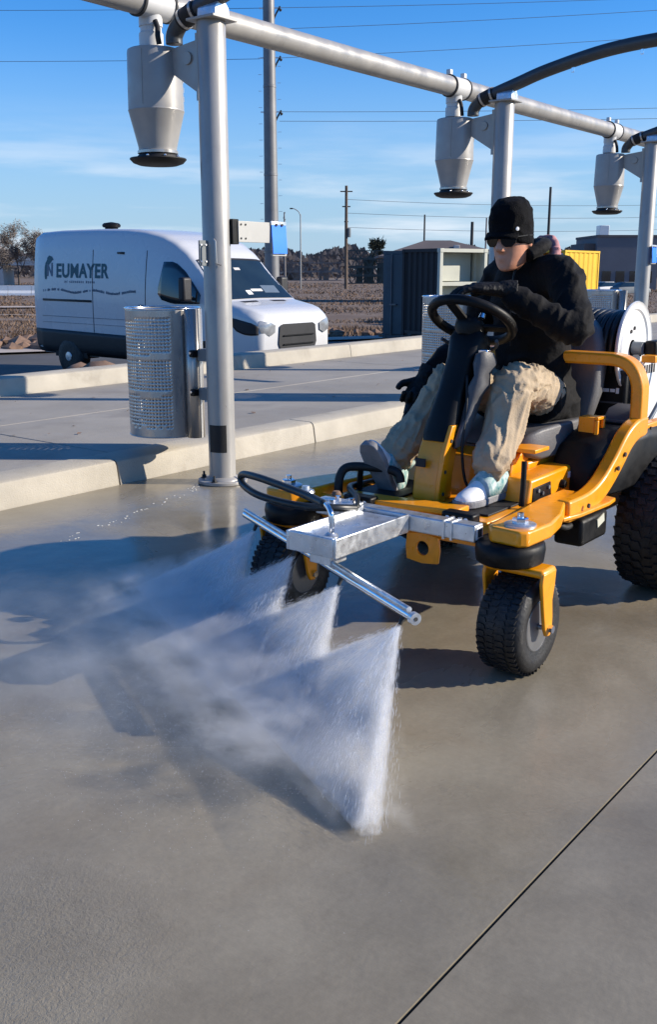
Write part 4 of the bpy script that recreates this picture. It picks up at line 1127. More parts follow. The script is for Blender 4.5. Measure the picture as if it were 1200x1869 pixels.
# chassis
for sg in (-1, 1):
    MB().box((-.55, sg*.335 - .03, .33), (.80, sg*.335 + .03, .42)).build('chassis_rail', Y_, mow, bevel=.006)
fp = MB().box((.66, -.335, .452), (1.13, .335, .470)).build('floor_pan', Y_, mow, bevel=.005)
MB().box((.68, -.30, .4705), (1.06, -.10, .478)).build('foot_mat', 'black_rubber', fp, bevel=.002)
MB().box((.68, .09, .4705), (1.06, .30, .478)).build('foot_mat', 'black_rubber', fp, bevel=.002)
prof = [(1.10, .470), (1.165, .445), (1.170, .405), (1.150, .385), (1.10, .385)]
MB().loft([[(a, b, z) for a, z in prof] for b in (-.40, .40)]).build('front_lip', Y_, mow, bevel=.006)
ribbon('toe_guard', smooth_path([(1.10, -.28, .475), (1.10, -.05, .478), (1.10, .14, .486), (1.10, .22, .488)], 5), .10, .022, Y_, mow, .005, (0, 0, 1))
for b in (.245, -.175):
    h = MB().box((1.125, b - .062, .452), (1.180, b + .062, .500)).build('led_lamp', 'black_plastic', mow, bevel=.008)
    for k in range(4): MB().ball((1.181, b - .036 + .024*k, .477), (.004, .0095, .011), 10, 8).build('led_lens', 'led_lens', h)
for sg in (-1, 1):
    arm = [(.60, .36), (.80, .36), (1.02, .385), (1.14, .39), (1.235, .398), (1.264, .42), (1.272, .525), (1.25, .548), (1.10, .555), (.96, .525), (.80, .465), (.60, .445)]
    ar = MB().prism([(a, sg*b) for a, b in arm], (0, 0, .472), (1, 0, 0), (0, 1, 0), (0, 0, 1), .052).build('caster_arm', Y_, mow, bevel=.008)
    MB().lathe([(.052, .498), (.052, .504), (.046, .507)], (1.19, sg*.487, 0), n=24).build('pivot_washer', 'galvanised', ar)
    MB().lathe([(.026, .506), (.026, .522), (.022, .525)], (1.19, sg*.487, 0), n=6).build('pivot_nut', 'chrome', ar, smooth=20)
    MB().lathe([(.011, .522), (.011, .540)], (1.19, sg*.487, 0), n=10).build('grease_nipple', 'chrome', ar)
    sh = MB(); sh.loft([[(1.19 + ka*math.cos(t)*.125, sg*(.455 + kb*math.sin(t)*.112), z) for t in [2*PI*k/24 for k in range(24)]] for z, ka, kb in ((.372, .82, .86), (.380, .94, .97), (.415, 1.0, 1.0), (.436, .96, .98), (.445, .86, .9))])
    sh.build('pivot_boot', 'black_plastic', mow, smooth=50)
    # fork and caster wheel
    wc = (1.175, sg*.490, .166)
    fk = MB().box((1.135, sg*.49 - .108, .344), (1.235, sg*.49 + .108, .372)).build('caster_fork', Y_, mow, bevel=.012)
    for s2 in (-1, 1):
        poly = [(1.140, .362), (1.232, .362), (1.240, .330), (1.222, .24), (1.205, .170), (1.190, .142), (1.165, .138), (1.150, .155), (1.150, .20), (1.158, .26), (1.146, .31)]
        MB().prism(poly, (0, sg*.49 + s2*.103, 0), (1, 0, 0), (0, 0, 1), (0, 1, 0), .013).build('fork_leg', Y_, fk, bevel=.004)
        MB().cyl((wc[0], wc[1] + s2*.108, wc[2]), (wc[0], wc[1] + s2*.124, wc[2]), .014, 6).build('axle_nut', 'chrome', fk)
    tp = [(.078, -.068), (.110, -.080), (.142, -.080), (.157, -.066), (.1635, -.040), (.166, 0), (.1635, .040), (.157, .066), (.142, .080), (.110, .080), (.078, .068)]
    ty = MB().lathe(tp, wc, (0, 1, 0), 48).build('caster_wheel', 'tyre', mow, smooth=50)
    m = MB()
    for k in range(46):
        for row, (off, ph) in enumerate(((-.052, 0), (-.018, .5), (.018, 0), (.052, .5))):
            t = 2*PI*(k + ph)/46; rr = .1655 - abs(off)*.055; c = Vector((wc[0] + rr*math.cos(t), wc[1] + off, wc[2] + rr*math.sin(t)))
            tg = Vector((-math.sin(t), 0, math.cos(t))); rd = Vector((math.cos(t), 0, math.sin(t)))
            m.obox(c, tg*.0075 + Vector((0, .003*(1 if row % 2 else -1), 0)), Vector((0, .0135, 0)), rd*.0042)
    stuff(m.build('tread_blocks', 'tyre', ty, smooth=0))
    for s2 in (-1, 1):
        MB().lathe([(.012, .072), (.030, .070), (.038, .052), (.060, .046), (.074, .058), (.082, .074), (.086, .072)], wc, (0, s2, 0), 32).build('rim', 'rim_grey', ty, smooth=40)
    MB().cyl((wc[0], wc[1] - .1, wc[2]), (wc[0], wc[1] + .1, wc[2]), .010, 10).build('axle', 'chrome', ty)
    # drive wheel
    rc = (-.005, sg*.560, .283)
    tp = [(.150, -.105), (.19, -.128), (.235, -.130), (.263, -.115), (.277, -.080), (.282, 0), (.277, .080), (.263, .115), (.235, .130), (.19, .128), (.150, .105)]
    ty = MB().lathe(tp, rc, (0, 1, 0), 64).build('drive_wheel', 'tyre', mow, smooth=50)
    m = MB()
    for k in range(40):
        for row, off in enumerate((-.100, -.060, -.020, .020, .060, .100)):
            t = 2*PI*(k + .5*(row % 2))/40; rr = .2815 - (abs(off) > .09)*.010 - abs(off)*.03; c = Vector((rc[0] + rr*math.cos(t), rc[1] + off, rc[2] + rr*math.sin(t)))
            tg = Vector((-math.sin(t), 0, math.cos(t))); rd = Vector((math.cos(t), 0, math.sin(t)))
            m.obox(c, tg*.0145 + Vector((0, .006*(1 if off > 0 else -1), 0)), Vector((0, .0155, 0)), rd*.0065)
    stuff(m.build('tread_blocks', 'tyre', ty, smooth=0))
    MB().lathe([(.03, .085), (.06, .08), (.07, .05), (.12, .045), (.145, .08), (.153, .106), (.147, .106)], rc, (0, sg, 0), 36).build('rim', 'black_plastic', ty, smooth=40)
# tow plate with an eye under the front lip
tb = MB()
ring = [(.026*math.cos(2*PI*k/20), .026*math.sin(2*PI*k/20)) for k in range(20)]
out = []
for k in range(20):
    c, s_ = math.cos(2*PI*k/20), math.sin(2*PI*k/20); q = min(.070/max(abs(c), 1e-6), .055/max(abs(s_), 1e-6))*(.9 + .1*abs(abs(c)-abs(s_))); out.append((c*q, s_*q))
c0 = Vector((1.165, .105, .350))
vs = []
for dx in (-.006, .006):
    vs += [c0 + Vector((dx, y, z)) for y, z in ring] + [c0 + Vector((dx, y, z)) for y, z in out]
fs = []
for k in range(20):
    j = (k+1) % 20
    fs += [(k, j, 20+j, 20+k), (40+k, 60+k, 60+j, 40+j), (k, 40+k, 40+j, j), (20+k, 20+j, 60+j, 60+k)]
tb.add(vs, fs).build('tow_plate', Y_, mow, bevel=.002)
# steering tower
side = [(.985, .470), (.975, .56), (.945, .65), (.895, .735), (.790, .735), (.845, .64), (.870, .55), (.875, .470)]
MB().prism(side, (0, -.010, 0), (1, 0, 0), (0, 0, 1), (0, 1, 0), .105).build('steering_tower', Y_, mow, bevel=.006)
fl = [(.945, .470), (.935, .56), (.905, .65), (.850, .74), (.790, .74), (.845, .64), (.872, .55), (.880, .470)]
fg = MB().prism([(.99, .468), (.985, .55), (.955, .65), (.905, .745), (.862, .745), (.912, .65), (.938, .55), (.940, .468)], (0, .048, 0), (1, 0, 0), (0, 0, 1), (0, 1, 0), .018).build('tower_flange', Y_, mow, bevel=.004)
for a_, z_ in ((.962, .50), (.950, .58), (.912, .69)): MB().cyl((a_, .056, z_), (a_, .060, z_), .007, 10).build('bolt', 'dark_pole', fg)
def sec(c, ax, ra, rb, n=20, sq=3.0):
    """squarish oval section in the plane across ax; ra along forward, rb sideways"""
    ax = Vector(ax).normalized(); sd_ = Vector((0, 1, 0)); fw_ = sd_.cross(ax).normalized(); out = []
    for k in range(n):
        t = 2*PI*k/n; c_, s_ = math.cos(t), math.sin(t)
        out.append(Vector(c) + fw_*(ra*math.copysign(abs(c_)**(2/sq), c_)) + sd_*(rb*math.copysign(abs(s_)**(2/sq), s_)))
    return out
cax = (-.43, 0, .90)
rings = [sec(c, cax, ra, rb) for c, ra, rb in [((.885, -.008, .665), .055, .062), ((.868, -.008, .70), .060, .066), ((.80, -.006, .84), .055, .056), ((.735, -.003, .96), .056, .060), ((.700, 0, 1.03), .064, .075), ((.685, 0, 1.058), .052, .066)]]
MB().loft(rings).build('column_shroud', 'black_plastic', mow, smooth=45)
# creased grey boot down one side of the column
rings = []
for i, (a_, b_, z_, w_, d_) in enumerate([(.735, .085, 1.00, .050, .030), (.742, .090, .96, .062, .034), (.752, .088, .92, .050, .026), (.768, .084, .885, .055, .032), (.785, .078, .845, .040, .022), (.800, .076, .81, .042, .026), (.822, .072, .765, .034, .020), (.840, .068, .725, .036, .024), (.858, .066, .69, .034, .024), (.868, .064, .665, .024, .016)]):
    rings.append([(a_ + w_*math.cos(t) + .004*math.sin(3*t + i), b_ + d_*math.sin(t)*(1 + .22*math.sin(2.3*i)), z_ + .006*math.sin(2*t + i*2.0)) for t in [2*PI*k/14 for k in range(14)]])
MB().loft(rings).build('column_boot', 'grey_plastic', mow, smooth=60)
MB().box((.715, .06, .985), (.745, .10, 1.012)).build('column_latch', 'chrome', mow, bevel=.004)
# steering wheel
wcn = Vector((.690, 0, 1.112)); wn_ = Vector((-.52, 0, .85)).normalized(); wu = Vector((0, 1, 0)); wf = wu.cross(wn_).normalized()
st = MB().tube([wcn + wu*(.156*math.cos(t)) + wf*(.156*math.sin(t)) for t in [2*PI*k/56 for k in range(56)]], .0185, 14, closed=True).build('steering_wheel', 'black_plastic', mow, smooth=180)
MB().lathe([(.02, .012), (.05, .008), (.058, -.006), (.055, -.03), (.035, -.06)], wcn - wn_*.012, wn_, 28).build('hub', 'black_plastic', st)
for ang in (100, 220, 340):
    dr = wu*math.cos(R(ang)) + wf*math.sin(R(ang)); MB().bar(wcn + dr*.045 - wn_*.02, wcn + dr*.150 - wn_*.002, .042, .014, wn_).build('spoke', 'black_plastic', st, bevel=.004)
MB().lathe([(.004, .02), (.010, .018), (.012, .0)], wcn + wf*.02 + wu*.05, wn_, 12).build('hub_cap', 'chrome', st)
MB().tube(smooth_path([wcn - wn_*.07 + wu*(.12*math.cos(t)) + wf*(.11*math.sin(t)) for t in [R(190 + 20*k) for k in range(9)]], 3), .007, 8).build('wheel_cowl_trim', 'grey_plastic', st)
# seat base and consoles
MB().box((-.02, -.31, .40), (.60, .215, .585)).build('seat_base', Y_, mow, bevel=.012)
MB().prism([(.60, .42), (.74, .42), (.70, .60), (.585, .635), (.56, .60)], (0, -.05, 0), (1, 0, 0), (0, 0, 1), (0, 1, 0), .50).build('front_panel', Y_, mow, bevel=.008)
cb_ = MB().prism([(.41, .36), (.82, .36), (.835, .43), (.80, .560), (.45, .565), (.41, .50)], (0, .275, 0), (1, 0, 0), (0, 0, 1), (0, 1, 0), .11).build('control_box', Y_, mow, bevel=.010)
pl = MB().prism([(.63, .445), (.795, .44), (.785, .528), (.645, .532)], (0, .3315, 0), (1, 0, 0), (0, 0, 1), (0, 1, 0), .006).build('switch_plate', 'black_plastic', cb_, bevel=.003)
for a_, z_, mt_ in ((.67, .515, 'container_grey'), (.72, .50, 'grey_plastic'), (.755, .515, 'container_grey'), (.69, .465, 'hoodie_pink'), (.745, .462, 'grey_plastic'), (.66, .47, 'white_print')):
    MB().cyl((a_, .334, z_), (a_, .342, z_), .0075, 10).build('switch', mt_, pl)
MB().lathe([(.017, 0), (.017, .010), (.013, .018), (.004, .02)], (.545, .330, .505), (0, 1, 0), 18).build('knob', 'black_plastic', cb_)
MB().add([(.43, .332, .50), (.35, .345, .41), (.43, .345, .40), (.47, .332, .43)], [(0, 1, 2, 3)]).build('corner_gusset', Y_, cb_, smooth=0)
ex = MB().tube(smooth_path([(.88, .335, .48), (.875, .335, .56), (.865, .33, .64)], 4), .010, 10).build('brake_lever', 'black_plastic', mow)
MB().box((.60, .16, .640), (.72, .30, .655)).build('seat_lever_plate', Y_, mow, bevel=.003)
# black plastic fenders beside the seat
for sg in (-1, 1):
    rings = []
    for a_, zl, zh, b0, b1 in [(-.38, .52, .60, .33, .50), (-.25, .52, .655, .31, .52), (-.05, .50, .690, .29, .52), (.15, .47, .705, .27, .51), (.32, .45, .690, .26, .48), (.42, .44, .645, .25, .44), (.47, .44, .56, .25, .40)]:
        rings.append([(a_, sg*b0, zl), (a_, sg*b1, zl), (a_, sg*(b1 + .005), zh - .05), (a_, sg*(b1 - .02), zh - .012), (a_, sg*(b1 - .06), zh), (a_, sg*(b0 + .04), zh + .004), (a_, sg*b0, zh - .02)])
    MB().loft(rings).build('fender', 'black_plastic', mow, bevel=.010, smooth=50)
    MB().loft([[(a_ + da, sg*(b_ + db), z_) for da, db in ((-.03, -.02), (.03, -.02), (.03, .02), (-.03, .02))] for a_, b_, z_ in [(.44, .41, .46), (.40, .44, .54), (.34, .45, .60), (.26, .44, .64)]]).build('fender_trim', 'grey_plastic', mow, bevel=.008)
MB().box((.05, .33, .702), (.22, .47, .716)).build('tool_tray', 'grey_plastic', mow, bevel=.008)
MB().prism([(.02, .715), (.21, .712), (.16, .755), (.06, .765)], (0, .40, 0), (1, 0, 0), (0, 0, 1), (0, 1, 0), .12).build('tray_lid', 'grey_plastic', mow, bevel=.006)
yl = MB()
yl.box((.285, .37, .648), (.300, .385, .728)); yl.box((.345, .37, .648), (.360, .385, .728)); yl.box((.285, .37, .7285), (.360, .385, .742)); yl.box((.285, .37, .634), (.360, .385, .6475))
yl.build('seat_latch', Y_, mow, bevel=.003)
MB().box((.275, .300, .640), (.352, .368, .738)).build('latch_box', Y_, mow, bevel=.004)
# seat
rings = []
for a_, zl, zh, hw in [(.02, .60, .675, .20), (.06, .59, .695, .235), (.20, .585, .700, .25), (.40, .585, .700, .25), (.54, .585, .695, .24), (.60, .60, .680, .22), (.625, .62, .655, .19)]:
    rings.append([(a_, -hw, zl), (a_, hw, zl), (a_, hw + .012, (zl+zh)/2), (a_, hw, zh + .012), (a_, hw*.62, zh - .004), (a_, 0, zh - .012), (a_, -hw*.62, zh - .004), (a_, -hw, zh + .012), (a_, -hw - .012, (zl+zh)/2)])
MB().loft(rings).build('seat_cushion', 'seat_vinyl', mow, bevel=.012, smooth=60, seg=3)
rings = []
for z_, a0, a1, hw in [(.66, .015, .105, .21), (.70, -.005, .105, .235), (.80, -.045, .085, .255), (.90, -.080, .06, .255), (1.00, -.105, .035, .240), (1.06, -.110, .02, .215), (1.095, -.100, .005, .17), (1.105, -.08, -.02, .13)]:
    rings.append([(a0, -hw*.8, z_), (a0 - .012, 0, z_), (a0, hw*.8, z_), ((a0+a1)/2 - .015, hw*.98, z_), (a1 - .01, hw, z_), (a1 + .012, hw*.90, z_), (a1 - .02, hw*.5, z_), (a1 - .025, 0, z_), (a1 - .02, -hw*.5, z_), (a1 + .012, -hw*.90, z_), (a1 - .01, -hw, z_), ((a0+a1)/2 - .015, -hw*.98, z_)])
MB().loft(rings).build('seat_backrest', 'seat_vinyl', mow, smooth=70)
# rising side arms and the hoop behind the seat
for sg in (-1, 1):
    ribbon('side_arm', smooth_path([(.80, sg*.455, .462), (.62, sg*.458, .468), (.50, sg*.462, .505), (.40, sg*.468, .575), (.31, sg*.474, .655), (.23, sg*.478, .690), (.14, sg*.478, .692)], 6), .055, .080, Y_, mow, .010)
    MB().prism([(.86, .405), (.74, .42), (.50, .425), (.40, .445), (.42, .500), (.50, .510), (.74, .500), (.84, .48)], (0, 0, .443), (1, 0, 0), (0, sg, 0), (0, 0, 1), .016).build('arm_foot', Y_, mow, bevel=.004)
    MB().box((-.12, sg*.478 - .020, .640), (.17, sg*.478 + .020, .700)).build('rear_strut', Y_, mow, bevel=.006)
    MB().box((-.13, sg*.478 - .022, .42), (-.09, sg*.478 + .022, .70)).build('rear_post', Y_, mow, bevel=.006)
    for z_ in (.665, .680): MB().cyl((.12 - (z_ > .67)*.02, sg*.498, z_), (.12 - (z_ > .67)*.02, sg*.505, z_), .006, 8).build('bolt', 'dark_pole', mow)
hp = [(.185, .478, .66), (.185, .478, .80), (.185, .472, .87), (.182, .440, .925), (.18, .385, .950), (.18, .30, .953), (.18, 0, .953), (.18, -.30, .953), (.18, -.385, .950), (.182, -.440, .925), (.185, -.472, .87), (.185, -.478, .80), (.185, -.478, .66)]
P_ = smooth_path(hp, 5); rings = []
for i, p in enumerate(P_):
    d = (P_[min(i+1, len(P_)-1)] - P_[max(i-1, 0)]).normalized(); f_ = Vector((1, 0, 0)); n_ = d.cross(f_).normalized()
    rings.append([p + f_*.042*i_ + n_*.024*j_ for i_, j_ in ((-1,-1),(1,-1),(1,1),(-1,1))])
MB().loft(rings).build('rear_hoop', Y_, mow, bevel=.010, smooth=35)
# engine and the black pump box behind the seat
en = MB().box((-.78, -.27, .42), (-.30, .27, .74)).build('engine', 'black_plastic', mow, bevel=.03, seg=3)
MB().lathe([(.17, .74), (.175, .80), (.15, .84), (.05, .85)], (-.54, 0, 0), n=32).build('engine_cowl', 'black_plastic', en)
pb = MB().box((-.28, -.30, .60), (-.05, .33, .885)).build('pump_box', 'black_plastic', mow, bevel=.012)
MB().box((-.05, -.29, .745), (-.046, .32, .752)).build('box_seam', 'grey_plastic', pb)
rs = random.Random(8); yy = .30
while yy > .02:
    w_ = rs.uniform(.008, .026); h_ = rs.uniform(.012, .024)
    MB().box((-.0495, yy - w_, .800 - h_/2), (-.0455, yy, .800 + h_/2)).build('worn_print', 'white_print', pb, smooth=0); yy -= w_ + rs.uniform(.004, .012)
MB().box((-.32, -.33, .575), (-.02, .36, .598)).build('rack_shelf', 'galvanised', mow, bevel=.003)
MB().box((-.75, -.20, .30), (.10, .20, .40)).build('transaxle', 'black_plastic', mow, bevel=.02)
hy = MB().box((.42, .36, .300), (.66, .475, .405)).build('hydraulic_unit', 'black_plastic', mow, bevel=.015)
MB().cyl((.63, .42, .415), (.50, .42, .43), .028, 14).build('filter', 'galvanised', hy)
MB().obox((.50, .478, .375), (.030, 0, -.008), (0, .002, 0), (.004, 0, .016)).build('sticker', 'container_cream', hy, smooth=0)
MB().tube(smooth_path([(.66, .43, .38), (.74, .44, .39), (.80, .42, .42), (.84, .38, .44)], 5), .011, 10).build('hydraulic_hose', 'black_rubber', hy)
# foot pedal loop and hand lever on the far side
MB().tube(smooth_path([(1.065, -.345, .470), (1.055, -.345, .53), (1.035, -.325, .565), (1.00, -.26, .570), (.975, -.17, .566), (.965, -.135, .550), (.965, -.125, .52)], 6), .017, 12).build('pedal_bar', 'black_rubber', mow, smooth=180)
MB().bar((.99, -.30, .475), (1.01, -.28, .56), .02, .02).build('pedal_stay', 'black_plastic', mow)
MB().tube([(.72, -.335, .43), (.70, -.338, .56), (.60, -.36, .68), (.53, -.375, .745)], [.014, .014, .013, .012], 12).build('hand_lever', 'black_plastic', mow)
MB().tube([(.56, -.37, .715), (.53, -.375, .745), (.485, -.385, .79), (.47, -.388, .81)], [.015, .020, .020, .014], 14).build('lever_grip', 'black_rubber', mow)

# stickers, cables and small fittings
for (a_, z_, w_, h_, mt_) in ((.47, .53, .02, .012, 'white_print'), (.60, .40, .035, .014, 'container_black'), (.50, .41, .018, .018, 'white_print')):
    MB().box((a_ - w_, .3305, z_ - h_), (a_ + w_, .3320, z_ + h_)).build('sticker', mt_, cb_, smooth=0)
MB().box((.975, -.05, .595), (.9835, -.01, .625)).build('sticker', 'container_black', mow, smooth=0)
for k_, (a_, z_) in enumerate(((.36, .61), (.42, .565), (.68, .468))): MB().cyl((a_, .4985, z_), (a_, .506, z_), .009, 6).build('bolt', 'dark_pole', mow)
MB().tube(smooth_path([(1.20, .30, .43), (1.16, .32, .41), (1.05, .33, .425), (.90, .345, .435), (.84, .34, .44)], 5), .0065, 8).build('lamp_cable', 'black_rubber', mow, smooth=180)
MB().tube(smooth_path([(.80, .05, .92), (.84, .075, .80), (.88, .085, .66), (.86, .10, .52), (.80, .15, .485)], 6), .0055, 8).build('control_cable', 'black_rubber', mow, smooth=180)
MB().tube(smooth_path([(1.30, -.09, .49), (1.20, -.16, .50), (1.05, -.30, .495), (.90, -.335, .48), (.60, -.37, .46)], 6), .0125, 10).build('supply_hose', 'hose_black', mow, smooth=180)
# ---- hose reel carried above the pump
rl = MB(); RC = Vector((-.175, 0, .972))
fl1 = MB().lathe([(.035, -.004), (.07, .003), (.135, .003), (.142, -.003), (.158, -.003), (.165, .004), (.190, .006), (.195, .010), (.197, .004), (.193, -.004)], (RC.x, .300, RC.z), (0, 1, 0), 56)
reel = fl1.build('hose_reel', 'white_paint', mow, smooth=40)
for k in range(3):
    t = R(70 + 120*k)
    for dt in (-.22, .22): MB().cyl((RC.x + .085*math.cos(t+dt), .302, RC.z + .085*math.sin(t+dt)), (RC.x + .085*math.cos(t+dt), .308, RC.z + .085*math.sin(t+dt)), .008, 10).build('flange_bolt', 'dark_pole', reel)
MB().lathe([(.035, .004), (.06, -.003), (.158, -.003), (.165, .004), (.195, .006), (.197, -.002), (.193, -.006)], (RC.x, -.06, RC.z), (0, 1, 0), 56).build('far_flange', 'white_paint', reel, smooth=40)
MB().cyl((RC.x, -.055, RC.z), (RC.x, .295, RC.z), .130, 32).build('drum', 'black_plastic', reel)
m = MB(); pts = []
turns, n_ = 12, 26
for k in range(turns*n_ + 1):
    t = 2*PI*k/n_; pts.append((RC.x + (.150 + .005*math.sin(k*.7))*math.cos(t), -.04 + .325*k/(turns*n_), RC.z + (.150 + .005*math.sin(k*.7))*math.sin(t)))
m.tube(pts, .0135, 8); m.build('coiled_hose', 'hose_black', reel, smooth=180)
MB().cyl((RC.x, .30, RC.z), (RC.x, .345, RC.z), .028, 20).build('axle_stub', 'container_grey', reel)
sw = MB().box((RC.x - .12, .345, RC.z - .032), (RC.x - .0, .40, RC.z + .032)).build('swivel', 'black_plastic', reel, bevel=.010)
for dz in (-.012, .012): MB().cyl((RC.x - .03, .40, RC.z + dz), (RC.x - .03, .405, RC.z + dz), .006, 8).build('swivel_screw', 'chrome', sw)
plate = [(RC.x - .17, .60), (RC.x + .05, .60), (RC.x + .075, .78), (RC.x + .065, .90), (RC.x + .03, .935), (RC.x - .17, .945)]
rf = MB().prism(plate, (0, .365, 0), (1, 0, 0), (0, 0, 1), (0, 1, 0), .010).build('reel_frame', 'white_paint', reel, bevel=.004)
for k in range(5): MB().box((RC.x + .030 - .028*k, .3705, .868), (RC.x + .044 - .028*k, .3725, .905)).build('slot', 'dark_pole', rf, smooth=0)
MB().prism([(a_, z_) for a_, z_ in plate], (0, -.12, 0), (1, 0, 0), (0, 0, 1), (0, 1, 0), .010).build('reel_frame', 'white_paint', reel, bevel=.004)
MB().box((RC.x + .025, .37, .92), (RC.x + .085, .43, .95)).build('frame_clip', Y_, reel, bevel=.004)
MB().tube(smooth_path([(RC.x - .06, .40, .985), (RC.x - .09, .43, .90), (RC.x - .04, .435, .80), (RC.x + .06, .43, .71), (RC.x + .12, .42, .66)], 6), .010, 10).build('feed_hose', 'grey_print', reel, smooth=180)

# ---- spray rig on the front
G_ = 'galvanised'
ct = MB().box((1.205, -.30, .432), (1.262, .362, .490)).build('cross_tube', G_, mow, bevel=.005)
MB().box((1.213, .3622, .440), (1.254, .3650, .482)).build('tube_end', 'white_print', ct, bevel=.002)
MB().box((1.221, .3652, .448), (1.246, .3662, .474)).build('tube_bore', 'dark_pole', ct, smooth=0)
for b_ in (.245, .275, -.19): MB().box((1.200, b_ - .004, .428), (1.267, b_ + .004, .494)).build('strap', G_, ct, smooth=0)
tr = MB().box((1.27, -.080, .470), (1.66, .100, .476)).build('mount_tray', G_, mow, bevel=.002)
MB().box((1.265, .1005, .428), (1.678, .110, .492)).build('tray_side', G_, tr, bevel=.003)
MB().box((1.265, -.090, .428), (1.678, -.0805, .492)).build('tray_side', G_, tr, bevel=.003)
MB().box((1.6605, -.080, .428), (1.678, .100, .492)).build('tray_front', G_, tr, bevel=.003)
MB().box((1.24, -.21, .4915), (1.36, -.10, .500)).build('clamp_plate', G_, tr, bevel=.002)
for a_, b_ in ((1.27, -.13), (1.33, -.17), (1.27, -.19)): MB().cyl((a_, b_, .50), (a_, b_, .515), .010, 6).build('bolt', 'chrome', tr)
BA, BB = Vector((1.815, .492, .360)), Vector((1.215, -.690, .360))
bd_ = (BB - BA).normalized()
sb = MB().tube([BA, BB], .0140, 24).build('spray_bar', 'chrome', mow, smooth=50)
MB().tube([BA - bd_*.004, BA + bd_*.014], .0175, 24).build('bar_cap', 'galvanised', sb, smooth=50)
MB().tube([BA - bd_*.0055, BA - bd_*.003], .006, 16).build('cap_hole', 'dark_pole', sb)
sd2 = Vector((-bd_.y, bd_.x, 0))
MB().tube([BA + bd_*.02 + Vector((0, 0, .022)) + sd2*.008, BB - bd_*.02 + Vector((0, 0, .022)) + sd2*.008], .0085, 16).build('stiffener', 'galvanised', sb, smooth=50)
NOZ = [BA.lerp(BB, t) for t in (.045, .345, .620, .905)]
FWD = Vector((-bd_.y, bd_.x, 0)); FWD = FWD if FWD.x > 0 else -FWD
for q in NOZ:
    MB().cyl(q - Vector((0, 0, .004)), q + FWD*.014 - Vector((0, 0, .034)), .0085, 12, .006).build('nozzle', 'dark_pole', sb)
mid = BA.lerp(BB, .43)
MB().box((mid.x - .04, mid.y - .035, .375), (mid.x + .05, mid.y + .05, .428)).build('bar_bracket', G_, tr, bevel=.004)
# feed fitting and the looped hose
MB().tube(smooth_path([(1.615, .045, .476), (1.615, .045, .53), (1.612, .040, .556), (1.595, .015, .568), (1.57, -.02, .568)], 5), .0095, 14).build('feed_fitting', 'chrome', tr, smooth=180)
MB().lathe([(.022, .4765), (.022, .484), (.015, .490)], (1.615, .045, 0), n=18).build('feed_flange', 'galvanised', tr)
hose = smooth_path([(1.578, -.012, .568), (1.53, -.12, .572), (1.485, -.28, .580), (1.445, -.42, .583), (1.405, -.52, .574), (1.385, -.553, .552), (1.405, -.52, .532), (1.450, -.41, .520), (1.460, -.28, .512), (1.44, -.18, .508), (1.38, -.11, .504), (1.30, -.09, .490)], 8)
MB().tube(hose, .0135, 12).build('loop_hose', 'hose_black', mow, smooth=180)
MB().lathe([(.030, 0), (.034, .006), (.030, .014), (.016, .018), (.014, .03)], (1.262, -.345, .500), n=18).build('tie_down', 'galvanised', mow)
MB().lathe([(.016, 0), (.018, .008), (.012, .018)], (1.22, -.235, .500), n=12).build('lug', 'clod', mow)
# ------------------------------------------------------------------ driver (same local frame as the mower)
man = thing('person', 'person in black jacket, black cap, sunglasses and khaki trousers driving the mower', 'person', (MOW[0], MOW[1], MOW[2] + .0), PI)
J = dict(pelvis=(.185, 0, .775), chest=(.245, .005, 1.10), neck=(.315, 0, 1.325), head=(.395, -.005, 1.420),
         shL=(.345, .195, 1.275), elL=(.500, .330, 1.085), wrL=(.622, .112, 1.212),
         shR=(.205, -.150, 1.265), elR=(.235, -.275, 1.005), wrR=(.415, -.370, .860),
         hipL=(.20, .105, .775), knL=(.655, .165, .880), anL=(.865, .195, .560),
         hipR=(.20, -.105, .775), knR=(.640, -.140, .860), anR=(.865, -.205, .560))
V = {k: Vector(v) for k, v in J.items()}
def chain(m, pts, rs, n=16, k=5):
    P = smooth_path(pts, k); idx = np.linspace(0, len(pts)-1, len(P))
    m.tube(P, list(np.interp(idx, range(len(pts)), rs)), n)
    m.ball(P[0], rs[0]*.98, 14, 10); m.ball(P[-1], rs[-1]*.98, 14, 10)
def oval(c, ax, ra, rb, n=20, side=(0, 1, 0)):
    ax = Vector(ax).normalized(); sd_ = Vector(side); sd_ = (sd_ - ax*sd_.dot(ax)).normalized(); f_ = sd_.cross(ax)
    return [Vector(c) + f_*(ra*math.cos(t)) + sd_*(rb*math.sin(t)) for t in [2*PI*k/n for k in range(n)]]
# body: one continuous skin from head to feet, clothes lie over it
b = MB()
hc = V['head']; hy = Vector((1, -.02, -.16)).normalized(); hz = Vector((.16, 0, 1)).normalized(); hx = hz.cross(hy).normalized()   # face dir, crown dir, left
def hp_(f, s_, u): return hc + hy*f + hx*s_ + hz*u
rings = []
for u, fr, bk, hw in [(-.122, .062, -.005, .022), (-.116, .076, -.020, .036), (-.098, .082, -.045, .050), (-.070, .080, -.062, .060), (-.040, .080, -.078, .066), (-.010, .080, -.088, .070), (.025, .082, -.094, .073), (.060, .080, -.094, .072), (.090, .070, -.086, .066), (.112, .046, -.062, .050), (.122, .018, -.03, .025)]:
    r_ = []
    for k in range(24):
        t = 2*PI*k/24; c, s_ = math.cos(t), math.sin(t); f = fr*c if c > 0 else -bk*c
        r_.append(hp_(f*(1 - .06*s_*s_), hw*math.copysign(abs(s_)**.85, s_), u))
    rings.append(r_)
b.loft(rings)
nose_r = [[hp_(f, s_, u) for f, s_ in ((fo, 0), (fo*.92, w_), (.06, w_*1.15), (.06, -w_*1.15), (fo*.92, -w_))] for u, fo, w_ in ((.022, .086, .008), (-.004, .102, .010), (-.028, .116, .016), (-.038, .112, .018), (-.046, .090, .013))]
b.loft(nose_r)
